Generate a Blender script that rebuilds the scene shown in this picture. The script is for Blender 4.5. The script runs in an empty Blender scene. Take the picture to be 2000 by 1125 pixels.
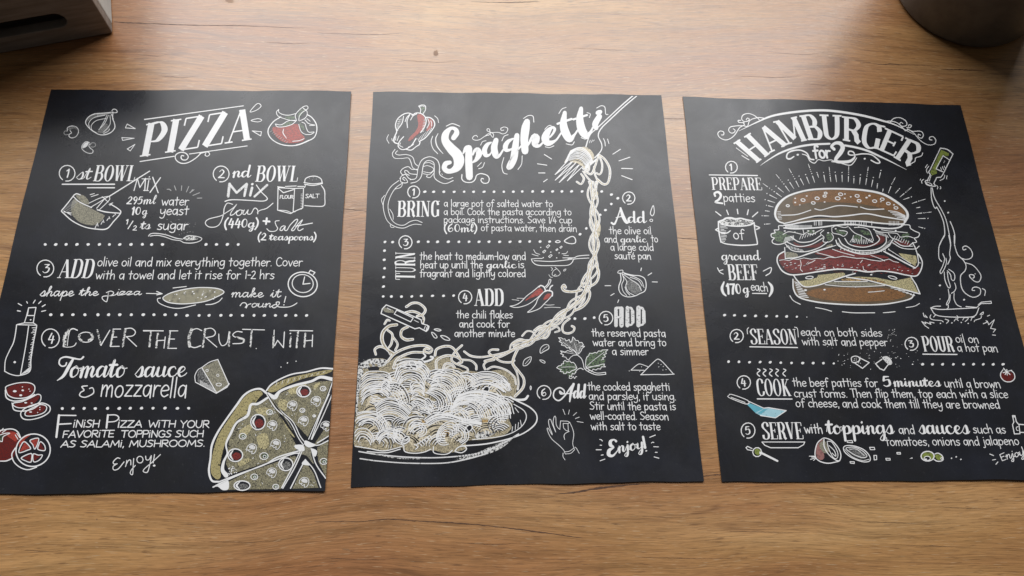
import bpy, bmesh, math, random
import numpy as np
from mathutils import Vector, Matrix
from mathutils.geometry import delaunay_2d_cdt
random.seed(7)
SC = bpy.context.scene
COL = SC.collection

# ------------------------------------------------------------------ camera
ROT = -0.14
FPX, CAMH, TILT, ROLL = 1530.4, 0.6765, 0.3965, 0.1326
def rz(v):
    c, s = math.cos(ROT), math.sin(ROT)
    return np.array([c*v[0]-s*v[1], s*v[0]+c*v[1], v[2]])
_f = np.array([0, math.sin(TILT), -math.cos(TILT)])
_u = np.array([0, math.cos(TILT), math.sin(TILT)])
_r = np.array([1., 0, 0])
_c, _s = math.cos(ROLL), math.sin(ROLL)
FW, RT, UP = rz(_f), rz(_c*_r+_s*_u), rz(-_s*_r+_c*_u)
cd = bpy.data.cameras.new('camera')
cam = bpy.data.objects.new('camera', cd)
COL.objects.link(cam)
cd.sensor_width = 36.0
cd.lens = FPX/2000*36.0
cd.clip_start = 0.01; cd.clip_end = 50
m = Matrix(((RT[0], UP[0], -FW[0], 0), (RT[1], UP[1], -FW[1], 0), (RT[2], UP[2], -FW[2], CAMH), (0, 0, 0, 1)))
cam.matrix_world = m
SC.camera = cam

# ------------------------------------------------------------------ light
w = bpy.data.worlds.new('World'); SC.world = w; w.use_nodes = True
bg = w.node_tree.nodes['Background']
bg.inputs[0].default_value = (1.0, 0.94, 0.88, 1); bg.inputs[1].default_value = 0.05
def area(name, loc, target, sx, sy, power, col):
    d = bpy.data.lights.new(name, 'AREA'); d.shape = 'RECTANGLE'; d.size = sx; d.size_y = sy
    d.energy = power; d.color = col
    o = bpy.data.objects.new(name, d); COL.objects.link(o)
    o.location = Vector(rz(loc))
    t = Vector(rz(target)) - o.location
    o.rotation_euler = t.to_track_quat('-Z', 'Y').to_euler()
    return o
# the kitchen window behind the far edge of the table
area('window_light', (-0.40, 1.75, 1.82), (-0.40, 0.0, 1.82), 3.0, 1.75, 126, (0.985, 0.985, 0.99))
SC.view_settings.view_transform = 'Standard'; SC.view_settings.look = 'None'
SC.view_settings.exposure = 0.0; SC.view_settings.gamma = 1

# ------------------------------------------------------------------ pixel -> surface
CAM = np.array([0, 0, CAMH])
def ray(px, py):
    return FW + RT*((px-1000)/FPX) + UP*((562.5-py)/FPX)
def onz(px, py, z=0.0):
    d = ray(px, py)
    return CAM + d*((z-CAMH)/d[2])

# ------------------------------------------------------------------ materials
def mat(name, rough=0.5, spec=0.5):
    m = bpy.data.materials.new(name); m.use_nodes = True
    nt = m.node_tree; b = nt.nodes['Principled BSDF']
    b.inputs['Roughness'].default_value = rough
    b.inputs['Specular IOR Level'].default_value = spec
    return m, nt, b
def nd(nt, typ, **k):
    n = nt.nodes.new(typ)
    for a, v in k.items():
        if a.startswith('i_'): n.inputs[a[2:].replace('_', ' ')].default_value = v
        else: setattr(n, a, v)
    return n
def noise(nt, scale, vec=None, detail=3, rough=0.55, sx=1, sy=1, sz=1, off=(0, 0, 0), dist=0):
    tc = nd(nt, 'ShaderNodeTexCoord'); mp = nd(nt, 'ShaderNodeMapping')
    mp.inputs['Scale'].default_value = (sx, sy, sz); mp.inputs['Location'].default_value = off
    nt.links.new(vec if vec else tc.outputs['Object'], mp.inputs[0])
    n = nd(nt, 'ShaderNodeTexNoise')
    n.inputs['Scale'].default_value = scale; n.inputs['Detail'].default_value = detail
    n.inputs['Roughness'].default_value = rough; n.inputs['Distortion'].default_value = dist
    nt.links.new(mp.outputs[0], n.inputs['Vector'])
    return n.outputs['Fac']
def ramp(nt, fac, stops, interp='LINEAR'):
    r = nd(nt, 'ShaderNodeValToRGB'); r.color_ramp.interpolation = interp
    e = r.color_ramp.elements
    while len(e) < len(stops): e.new(0.5)
    for el, (p, c) in zip(e, stops):
        el.position = p; el.color = (c[0], c[1], c[2], 1) if isinstance(c, (tuple, list)) else (c, c, c, 1)
    nt.links.new(fac, r.inputs[0]); return r.outputs[0]
def mix(nt, fac, a, b, mode='MIX'):
    n = nd(nt, 'ShaderNodeMix', data_type='RGBA', blend_type=mode)
    for s, v in ((0, fac), (6, a), (7, b)):
        if isinstance(v, (int, float)): n.inputs[s].default_value = v
        elif isinstance(v, tuple): n.inputs[s].default_value = (*v, 1)
        else: nt.links.new(v, n.inputs[s])
    return n.outputs[2]
PAPER = (0.0150, 0.0160, 0.0205)
PR, PS = 0.29, 0.42
def paper_bump(nt, b, st=0.10):
    v = noise(nt, 900, sx=1, sy=0.12, detail=2, rough=0.6)
    g = noise(nt, 1500, detail=2)
    s = nd(nt, 'ShaderNodeMath', operation='ADD'); nt.links.new(v, s.inputs[0]); s.inputs[1].default_value = 0
    bp = nd(nt, 'ShaderNodeBump'); bp.inputs['Strength'].default_value = st; bp.inputs['Distance'].default_value = 0.0004
    nt.links.new(s.outputs[0], bp.inputs['Height']); nt.links.new(bp.outputs[0], b.inputs['Normal'])
def paper_colour(nt):
    n = noise(nt, 14, detail=6, rough=0.65)
    c = ramp(nt, n, [(0.3, (0.0135, 0.0135, 0.0145)), (0.5, (0.0150, 0.0160, 0.0205)), (0.7, (0.0195, 0.0215, 0.0300))])
    f = noise(nt, 420, detail=3, rough=0.7)
    return mix(nt, ramp(nt, f, [(0.62, 0.0), (0.85, 0.35)]), c, (0.09, 0.09, 0.095))
def mk_paper():
    m, nt, b = mat('black_poster_paper', PR, PS)
    nt.links.new(paper_colour(nt), b.inputs['Base Color']); paper_bump(nt, b)
    r = noise(nt, 11, detail=7, rough=0.68, dist=.6); rr = nd(nt, 'ShaderNodeMapRange'); rr.inputs['From Min'].default_value = 0.3; rr.inputs['From Max'].default_value = 0.7; rr.inputs['To Min'].default_value = PR-0.06; rr.inputs['To Max'].default_value = PR+0.09
    nt.links.new(r, rr.inputs[0]); nt.links.new(rr.outputs[0], b.inputs['Roughness'])
    return m
MP = mk_paper()
def ink(name, col, cov=0.9, scale=700, soft=0.06, sx=1, sy=1, var=0.15):
    m, nt, b = mat('print_'+name, PR+0.04, 0.48)
    n = noise(nt, scale, detail=3, rough=0.6, sx=sx, sy=sy)
    t = 0.5+(0.5-cov)*0.42
    k = ramp(nt, n, [(max(0, t-soft), 0.0), (min(1, t+soft), 1.0)])
    n2 = noise(nt, 120, detail=3)
    c = mix(nt, n2, tuple(x*(1-var) for x in col), tuple(min(1, x*(1+var)) for x in col))
    nt.links.new(mix(nt, k, PAPER, c), b.inputs['Base Color']); paper_bump(nt, b, 0.06)
    return m
INK = dict(
    white=ink('white', (0.84, 0.84, 0.84), 1.45, 900, 0.10, var=0.05),
    chalk=ink('chalk', (0.74, 0.74, 0.74), 0.86, 800),
    rough=ink('rough_chalk', (0.72, 0.72, 0.70), 0.55, 620, 0.05),
    grey=ink('grey', (0.40, 0.40, 0.40), 1.5),
    dust=ink('dust', (0.30, 0.30, 0.29), 0.45, 1000, 0.16),
    red=ink('red', (0.46, 0.06, 0.04), 0.72, 900, 0.2),
    dred=ink('dark_red', (0.145, 0.015, 0.012), 0.8, 900, 0.2),
    green=ink('green', (0.115, 0.185, 0.09), 0.52, 650, 0.10),
    heap=ink('pasta_shade', (0.66, 0.57, 0.37), 0.50, 1100, 0.2, sx=.8),
    patty=ink('patty_red', (0.30, 0.034, 0.028), 0.55, 1400, 0.22, sx=.6),
    amber=ink('bun_amber', (0.36, 0.17, 0.055), 0.62, 1400, 0.3, sx=.6),
    olive=ink('olive_green', (0.22, 0.27, 0.06), 0.8, 420, 0.12),
    cream=ink('cream', (0.36, 0.34, 0.25), 0.66, 1000, 0.2),
    dough=ink('dough', (0.30, 0.28, 0.20), 0.95, 200, 0.2),
    mustard=ink('mustard', (0.42, 0.36, 0.17), 0.75, 900, 0.10, sx=1.6, sy=0.8),
    pizza=ink('pizza_cheese', (0.41, 0.375, 0.235), 0.52, 1200, 0.2, sx=1.5, sy=0.7),
    yellow=ink('yellow', (0.60, 0.53, 0.29), 0.66, 900, 0.16, sx=1.5, sy=0.8),
    orange=ink('orange', (0.55, 0.36, 0.14), 0.50, 650, 0.10),
    brown=ink('bun_brown', (0.26, 0.12, 0.045), 1.0, 1400, 0.30, var=.3),
    tan=ink('bun_tan', (0.135, 0.096, 0.055), 1.15, 1400, 0.35, var=.3),
    pasta=ink('pasta_cream', (0.66, 0.58, 0.42), 0.8, 500, 0.12),
    cyan=ink('pale_blue', (0.36, 0.60, 0.68), 1.0, 300, 0.12),
    teal=ink('blue', (0.12, 0.42, 0.52), 1.2, 300, 0.12),
    pink=ink('pink', (0.32, 0.15, 0.14), 0.8, 300, 0.15),
    black=MP,
)

def mk_wood():
    m, nt, b = mat('oak_laminate', 0.36, 0.76)
    tc = nd(nt, 'ShaderNodeTexCoord')
    # bend the grain
    w1 = nd(nt, 'ShaderNodeTexNoise'); w1.inputs['Scale'].default_value = 1.0; w1.inputs['Detail'].default_value = 1.5
    mp = nd(nt, 'ShaderNodeMapping'); mp.inputs['Scale'].default_value = (3.2, 5.5, 1)
    nt.links.new(tc.outputs['Object'], mp.inputs[0]); nt.links.new(mp.outputs[0], w1.inputs['Vector'])
    cx = nd(nt, 'ShaderNodeCombineXYZ')
    sb = nd(nt, 'ShaderNodeMath', operation='MULTIPLY_ADD'); sb.inputs[1].default_value = 0.06; sb.inputs[2].default_value = -0.03
    nt.links.new(w1.outputs['Fac'], sb.inputs[0]); nt.links.new(sb.outputs[0], cx.inputs[1])
    add = nd(nt, 'ShaderNodeVectorMath', operation='ADD')
    nt.links.new(tc.outputs['Object'], add.inputs[0]); nt.links.new(cx.outputs[0], add.inputs[1])
    V = add.outputs[0]
    big = noise(nt, 1, V, 4, 0.55, sx=3.0, sy=20, off=(3, 1, 0))
    mid = noise(nt, 1, V, 5, 0.62, sx=7, sy=120)
    fine = noise(nt, 1, V, 4, 0.7, sx=34, sy=900)
    pore = noise(nt, 1, V, 2, 0.5, sx=60, sy=1100, off=(5, 2, 0))
    fleck = noise(nt, 1, V, 2, 0.5, sx=75, sy=1000, off=(11, 7, 0))
    tone = noise(nt, 1, None, 2, 0.5, sx=2.3, sy=6, off=(1.5, 4, 0))
    base = ramp(nt, big, [(0.28, (0.34, 0.165, 0.064)), (0.46, (0.44, 0.238, 0.092)), (0.60, (0.53, 0.310, 0.132)), (0.75, (0.39, 0.200, 0.082))])
    base = mix(nt, ramp(nt, tone, [(0.40, 0.0), (0.62, 0.85)]), base, (0.315, 0.133, 0.054))
    base = mix(nt, 0.75, base, ramp(nt, mid, [(0.30, 0.60), (0.5, 1.0), (0.75, 1.18)]), 'MULTIPLY')
    base = mix(nt, 0.85, base, ramp(nt, fine, [(0.28, 0.55), (0.5, 1.0), (0.72, 1.32)]), 'MULTIPLY')
    base = mix(nt, ramp(nt, pore, [(0.33, 0.62), (0.40, 0.0)]), base, (0.13, 0.062, 0.030))
    base = mix(nt, ramp(nt, fleck, [(0.63, 0.0), (0.70, 0.55)]), base, (0.60, 0.43, 0.26))
    cont = noise(nt, 1, V, 2, 0.5, sx=1.3, sy=26, off=(9, 3, 0), dist=.4)
    lines = nd(nt, 'ShaderNodeMath', operation='PINGPONG'); m8 = nd(nt, 'ShaderNodeMath', operation='MULTIPLY'); m8.inputs[1].default_value = 9.0
    nt.links.new(cont, m8.inputs[0]); nt.links.new(m8.outputs[0], lines.inputs[0]); lines.inputs[1].default_value = 0.5
    brk = nd(nt, 'ShaderNodeMath', operation='MULTIPLY'); nt.links.new(ramp(nt, lines.outputs[0], [(0.0, 0.62), (0.07, 0.0)]), brk.inputs[0])
    nt.links.new(ramp(nt, noise(nt, 1, V, 3, 0.6, sx=9, sy=90, off=(2, 8, 0)), [(0.42, 0.0), (0.60, 1.0)]), brk.inputs[1])
    base = mix(nt, brk.outputs[0], base, (0.17, 0.080, 0.036))
    nt.links.new(base, b.inputs['Base Color'])
    r = nd(nt, 'ShaderNodeMapRange'); r.inputs['To Min'].default_value = 0.24; r.inputs['To Max'].default_value = 0.38
    nt.links.new(mid, r.inputs[0]); nt.links.new(r.outputs[0], b.inputs['Roughness'])
    bp = nd(nt, 'ShaderNodeBump'); bp.inputs['Strength'].default_value = 0.22; bp.inputs['Distance'].default_value = 0.0004
    s = nd(nt, 'ShaderNodeMath', operation='ADD'); nt.links.new(fine, s.inputs[0]); nt.links.new(fleck, s.inputs[1])
    nt.links.new(s.outputs[0], bp.inputs['Height']); nt.links.new(bp.outputs[0], b.inputs['Normal'])
    return m
WOOD = mk_wood()

# ------------------------------------------------------------------ objects
def link(name, me, parent=None, loc=(0, 0, 0)):
    o = bpy.data.objects.new(name, me); COL.objects.link(o); o.location = loc
    if parent: o.parent = parent
    return o
def empty(name, loc, label, cat):
    o = bpy.data.objects.new(name, None); COL.objects.link(o); o.location = loc
    o.empty_display_size = 0.02; o['label'] = label; o['category'] = cat
    return o
def meshobj(name, vs, fs, mats, parent=None, idx=None, smooth=False):
    me = bpy.data.meshes.new(name); me.from_pydata([tuple(map(float, v)) for v in vs], [], fs)
    for x in mats: me.materials.append(x)
    if idx is not None: me.polygons.foreach_set('material_index', idx)
    if smooth: me.polygons.foreach_set('use_smooth', [True]*len(me.polygons))
    me.update()
    return link(name, me, parent)

# ================================================================== ribbons in photo pixels laid on a surface
def catmull(P, closed=False, step=2.2):
    P = [np.array(p, float) for p in P]
    if len(P) < 3: return P
    n = len(P); out = []
    segs = n if closed else n-1
    for i in range(segs):
        p1, p2 = P[i], P[(i+1) % n]
        p0 = P[i-1] if (closed or i > 0) else 2*p1-p2
        p3 = P[(i+2) % n] if (closed or i+2 < n) else 2*p2-p1
        L = np.hypot(*(p2-p1)[:2]); k = max(2, min(14, int(L/step)+1))
        for j in range(k):
            t = j/k
            out.append(0.5*((2*p1)+(-p0+p2)*t+(2*p0-5*p1+4*p2-p3)*t*t+(-p0+3*p1-3*p2+p3)*t**3))
    if not closed: out.append(P[-1])
    return out

class Ink:
    """collects one printed drawing (a part of a poster)"""
    K = 0
    def __init__(s, surf): s.surf = surf; s.v = []; s.f = []; s.m = []; s.mats = []; s.b = []
    def mi(s, name):
        if name not in s.mats: s.mats.append(name)
        return s.mats.index(name)
    def ribbon(s, P, W, mname='white', closed=False, layer=1, butt=False):
        # P pixel points, W widths
        if not mname in ('crack', 'knot'): W = [w_*(.86 if w_ < 3.4 else .95) for w_ in W]
        P = [np.array(p[:2], float) for p in P]
        Q = [P[0]]; WW = [W[0]]
        for i in range(1, len(P)):
            d = np.hypot(*(P[i]-P[i-1]))
            if d < 0.05: continue
            k = int(d/14)+1
            for j in range(1, k+1):
                Q.append(P[i-1]+(P[i]-P[i-1])*j/k); WW.append(W[i-1]+(W[i]-W[i-1])*j/k)
        if closed and len(Q) > 2 and np.hypot(*(Q[0]-Q[-1])) < 0.05: Q.pop(); WW.pop()
        n = len(Q)
        if n == 1: return s.disc(Q[0][0], Q[0][1], WW[0]/2, WW[0]/2, mname)
        Ink.K += 1
        z = 0.00012+layer*0.00007+(Ink.K % 60)*0.0000011
        mi = s.mi(mname); base = len(s.v); L = []; R = []; f0 = len(s.f)
        for i in range(n):
            a = Q[i-1] if (i > 0 or closed) else None
            c = Q[(i+1) % n] if (i < n-1 or closed) else None
            t = np.zeros(2)
            if a is not None: e = Q[i]-a; t += e/(np.hypot(*e)+1e-9)
            if c is not None: e = c-Q[i]; t += e/(np.hypot(*e)+1e-9)
            l = np.hypot(*t)
            if l < 0.3: t = (Q[i]-a) if a is not None else (c-Q[i]); l = np.hypot(*t)+1e-9
            full = 2.0 if (a is not None and c is not None) else 1.0
            sc = min(1.35, full/l if full == 2 else 1.0); t = t/l
            nn = np.array([-t[1], t[0]])*WW[i]/2*sc
            L.append(Q[i]+nn); R.append(Q[i]-nn)
        pts = L+R
        for p in pts: s.v.append(s.surf(p[0], p[1], z))
        for i in range(n if closed else n-1):
            j = (i+1) % n
            s.f.append((base+i, base+j, base+n+j, base+n+i)); s.m.append(mi)
        if not closed and not butt:
            for end in (0, n-1):      # round caps
                d = (Q[0]-Q[1]) if end == 0 else (Q[-1]-Q[-2]); d = d/(np.hypot(*d)+1e-9)
                nn = L[end]-Q[end]; r = np.hypot(*nn)
                if r < 0.35: continue
                arc = [Q[end]+nn*math.cos(a)+d*r*math.sin(a) for a in (math.pi*.25, math.pi*.5, math.pi*.75)]
                b = len(s.v)
                for p in arc: s.v.append(s.surf(p[0], p[1], z))
                s.f.append((base+end, b, b+1, b+2, base+n+end)); s.m.append(mi)
        s.mark(pts, f0)
    def disc(s, x, y, rx, ry, mname='white', rot=0, wob=0.0, layer=1):
        Ink.K += 1; z = 0.00012+layer*0.00007+(Ink.K % 60)*0.0000011
        n = 8 if max(rx, ry) < 5 else 20
        b = len(s.v); c, q = math.cos(rot), math.sin(rot)
        for i in range(n):
            a = 2*math.pi*i/n; k = 1+random.uniform(-wob, wob)
            u, v = rx*k*math.cos(a), ry*k*math.sin(a)
            s.v.append(s.surf(x+c*u-q*v, y+q*u+c*v, z))
        s.f.append(tuple(range(b, b+n))); s.m.append(s.mi(mname)); s.mark([(x-rx, y-ry), (x+rx, y+ry)], len(s.f)-1)
    def fill(s, P, mname, layer=0, grid=11):
        P = [np.array(p[:2], float) for p in P]
        Ink.K += 1; z = 0.00010+layer*0.00007+(Ink.K % 60)*0.0000011
        xs = [p[0] for p in P]; ys = [p[1] for p in P]
        def inside(x, y):
            r = False; j = len(P)-1
            for i in range(len(P)):
                if (P[i][1] > y) != (P[j][1] > y) and x < (P[j][0]-P[i][0])*(y-P[i][1])/(P[j][1]-P[i][1])+P[i][0]: r = not r
                j = i
            return r
        vs = [Vector(p) for p in P]; n = len(vs)
        y = min(ys)+grid/2
        while y < max(ys):
            x = min(xs)+grid/2
            while x < max(xs):
                if inside(x, y): vs.append(Vector((x, y)))
                x += grid
            y += grid
        try: r = delaunay_2d_cdt(vs, [], [list(range(n))], 1, 1e-4)
        except Exception: return
        b = len(s.v)
        for p in r[0]: s.v.append(s.surf(p[0], p[1], z))
        mi = s.mi(mname); f0 = len(s.f)
        for f in r[2]: s.f.append(tuple(b+i for i in f)); s.m.append(mi)
        s.mark(P, f0)
    def mark(s, P, f0):
        s.b.append([min(p[0] for p in P), min(p[1] for p in P), max(p[0] for p in P), max(p[1] for p in P), f0, len(s.f)])
    def split(s, gap=26):
        """marks that stand well apart become parts of their own"""
        n = len(s.b); up = list(range(n))
        def find(i):
            while up[i] != i: up[i] = up[up[i]]; i = up[i]
            return i
        A = np.array(s.b)
        for i in range(n):
            d = np.maximum(0, np.maximum(A[i, 0]-A[:, 2], A[:, 0]-A[i, 2])); e = np.maximum(0, np.maximum(A[i, 1]-A[:, 3], A[:, 1]-A[i, 3]))
            for j in np.nonzero((d*d+e*e) < gap*gap)[0]: up[find(int(j))] = find(i)
        out = {}
        for i in range(n): out.setdefault(find(i), []).append(i)
        return list(out.values())
    def build(s, name, parent):
        if not s.f: return None
        if s.b:
            cl = s.split()
            if len(cl) > 1:
                for c in cl:
                    t = Ink(s.surf); t.mats = []
                    ix = {}
                    for k in c:
                        for q in range(int(s.b[k][4]), int(s.b[k][5])):
                            face = []
                            for vi in s.f[q]:
                                if vi not in ix: ix[vi] = len(t.v); t.v.append(s.v[vi])
                                face.append(ix[vi])
                            t.f.append(tuple(face)); t.m.append(t.mi(s.mats[s.m[q]]))
                    t.build(name, parent)
                return None
        o = np.array(parent.location)
        V = [v-o for v in s.v]
        ob = meshobj(name, V, s.f, [INK[k] for k in s.mats], parent, s.m)
        # make every face look up
        me = ob.data; bm = bmesh.new(); bm.from_mesh(me)
        fl = [f for f in bm.faces if f.normal.z < 0]
        bmesh.ops.reverse_faces(bm, faces=fl); bm.to_mesh(me); bm.free()
        return ob

# ================================================================== stroke alphabets
HAND = {  # handwritten print, x height 6, ascender 10.5
'a': (5.6, 'c4.2 5.2,2.4 6,.7 4.6,.6 1.8,2 .2,3.6 1.6,4.3 5.4|l4.3 6,4.6 -.6'),
'b': (5.4, 'l.5 10.5,.7 0|c.7 4,2.4 5.8,4.4 4,4 1,2.2 -.1,.7 .8'),
'c': (4.9, 'c4.2 5,2.6 6,.8 4.6,.5 2.2,2 .1,4.3 .8'),
'd': (5.7, 'c4.3 4.8,2.4 5.9,.6 3.6,1.2 .5,3 .2,4.3 2.4|l4.3 10.3,4.6 -.3'),
'e': (5.2, 'c.8 3,4.3 3.6,3.8 5.5,2.2 6,.6 4,.7 1.4,2.4 0,4.4 1'),
'é': (5.2, 'c.8 3,4.3 3.6,3.8 5.5,2.2 6,.6 4,.7 1.4,2.4 0,4.4 1|l2.4 7.4,3.6 9'),
'f': (4.4, 'c4.4 9.3,3.2 10.3,1.9 9,1.8 5,1.8 -.4|l.2 5.8,3.8 6.1'),
'g': (5.6, 'c4.2 5.6,2.2 6,.6 4.2,1 1.6,2.6 .9,4.2 2.6,4.4 5.6|c4.5 6,4.6 0,4 -2.6,2.2 -3.2,.5 -2.2'),
'h': (5.5, 'l.5 10.5,.7 0|c.7 3.4,2.4 5.8,3.9 4.8,4.3 -.3'),
'i': (2.2, 'l.7 6,.8 0|l.6 8.5,.8 8.7'),
'j': (2.9, 'c1.6 6,1.7 -1,1.2 -3,-.2 -2.8|l1.5 8.5,1.7 8.7'),
'k': (5.0, 'l.6 10.5,.7 0|l4 6,.8 2.8,4.3 -.3'),
'l': (2.2, 'l.6 10.5,.8 -.2'),
'm': (7.6, 'l.5 6,.7 0|c.7 3.4,2 5.8,3.2 5,3.5 0|c3.5 3.4,4.8 5.8,6 5,6.5 -.3'),
'n': (5.5, 'l.5 6,.7 0|c.7 3.2,2.4 5.8,3.9 5,4.5 -.6'),
'o': (5.6, 'o2.6 3,2.1 3'),
'p': (5.4, 'l.5 6,.7 -4.2|c.7 4.2,2.4 6,4.3 4.2,3.8 1,2 0,.7 1'),
'r': (4.2, 'l.5 6,.7 0|c.7 3.4,1.8 5.6,3.7 5.6'),
's': (4.8, 'c3.9 5.4,2 6,.8 4.7,2.2 3.3,3.9 2,2.6 .1,.4 .6'),
't': (4.4, 'l1.9 9.4,2 0|l.1 6,3.9 6.2'),
'u': (5.6, 'c.5 6,.6 1.6,2 .1,3.8 1.6,4.2 4|l4.3 6,4.5 -.3'),
'v': (4.8, 'l.3 6,2.2 0,4.3 6'),
'w': (7.0, 'l.3 6,1.9 0,3.3 4.6,4.8 0,6.3 6'),
'x': (5.0, 'l.4 6,4.3 0|l4.3 6,.4 0'),
'y': (5.6, 'c.4 6,.8 2.4,2.4 1.4,4.2 3.6|c4.5 6,4.4 0,3.6 -3,2 -3.6,.6 -2.6'),
'z': (5.0, 'l.5 5.8,4.1 5.8,.5 .2,4.4 .2'),
'C': (6.2, 'c5.4 8.4,3.6 9.9,1.4 8.4,.6 5,1.4 1.4,3.4 0,5.6 1.2'),
'S': (6.0, 'c5 9,2.8 10,.9 8.2,2.4 5.6,5 3.4,3.4 .4,.4 .8'),
'T': (6.0, 'l.2 9.8,6 9.8|l2.9 9.8,3 0'),
'1': (2.6, 'l.8 8.4,1.4 9,1.4 0'), '2': (5.0, 'c.6 7.6,2.4 9,3.8 7,2.4 3.6,.4 .3|l.4 .3,4.6 .2'),
'4': (4.6, 'l2.6 9,.4 3,4.4 3|l3 6,3 0'), '-': (3.4, 'l.4 4.2,3 4.2'), '/': (2.6, 'l2.8 10.4,-.4 -.4'),
'.': (1.8, 'l.6 .1,.8 .3'), ',': (1.8, 'l.9 .6,.6 -1.4'), '(': (2.6, 'c2 10.5,.5 7,.5 2,2 -1.6'), ')': (2.6, 'c.4 10.5,1.8 7,1.8 2,.3 -1.6'),
' ': (3.2, ''), "'": (1.5, 'l.7 10,.7 8'),
}
CAPS = {  # drawn capitals, height 10
'A': (7.6, 'l.2 0,4 9.8,7 0|l1.6 3.4,6.2 3.4'), 'B': (6.4, 'l.8 0,.8 10|c.8 10,4.6 9.4,4.6 6,.8 5.4|c.8 5.4,5.6 4.8,5.4 .6,.8 0'),
'C': (7.0, 'c6.4 8.4,4 10,1.4 8.2,.6 5,1.4 1.6,4 0,6.4 1.2'), 'E': (6.0, 'l5.4 9.8,.8 9.8,.8 0,5.6 0|l.8 5,4.8 5'),
'F': (6.0, 'l5.6 9.8,.8 9.8,.8 0|l.8 5,4.6 5'), 'G': (7.6, 'c6.4 8.4,4 10,1.4 8.2,.6 5,1.4 1.6,4 0,6.6 1.6,6.6 4.4|l4.4 4.6,7 4.6'),
'H': (7.0, 'l.8 10,.8 0|l6.2 10,6.2 0|l.8 5,6.2 5'), 'I': (2.2, 'l1.1 8,1.1 0|l1 10.6,1.2 10.8'), 'L': (5.6, 'l.8 10,.8 0,5.4 0'),
'M': (8.8, 'l.6 0,1.6 9.6,4.4 2.4,7.4 9.6,8.2 0'), 'N': (7.2, 'l.8 0,.8 9.8,6.2 .2,6.2 10'), 'O': (8.2, 'o4.1 5,3.5 5'),
'P': (6.4, 'l.8 0,.8 10|c.8 10,5.4 9.6,5.4 5.4,.8 4.8'), 'R': (6.8, 'l.8 0,.8 10|c.8 10,5.2 9.6,5.2 5.6,.8 5|l2.4 5,6.4 0'),
'S': (6.2, 'c5.4 9,3 10,1 8.2,2.4 5.8,5.2 3.6,3.6 .4,.4 .8'), 'T': (7.2, 'l.2 9.8,7 9.8|l3.6 9.8,3.5 0'), 'U': (7.2, 'c.8 10,.9 3,3.4 0,6 2.6,6.4 10'),
'V': (7.0, 'l.3 10,3.4 0,6.8 10'), 'W': (9.2, 'l.4 10,2.4 0,4.8 7,7 0,9 10'), 'X': (6.6, 'l.4 10,6.2 0|l6.2 10,.4 0'),
'Y': (6.8, 'l.4 10,3.4 5,6.4 10|l3.4 5,3.2 0'), 'Z': (6.6, 'l.6 9.8,6 9.8,.6 .2,6.2 .2'), ' ': (4.0, ''), '.': (1.8, 'l.7 .2,.9 .4'), ',': (1.8, 'l1 .6,.5 -1.6'),
'i': (2.6, 'l1.1 7,1.1 0|l1 9.6,1.2 9.8'),
}
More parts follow.
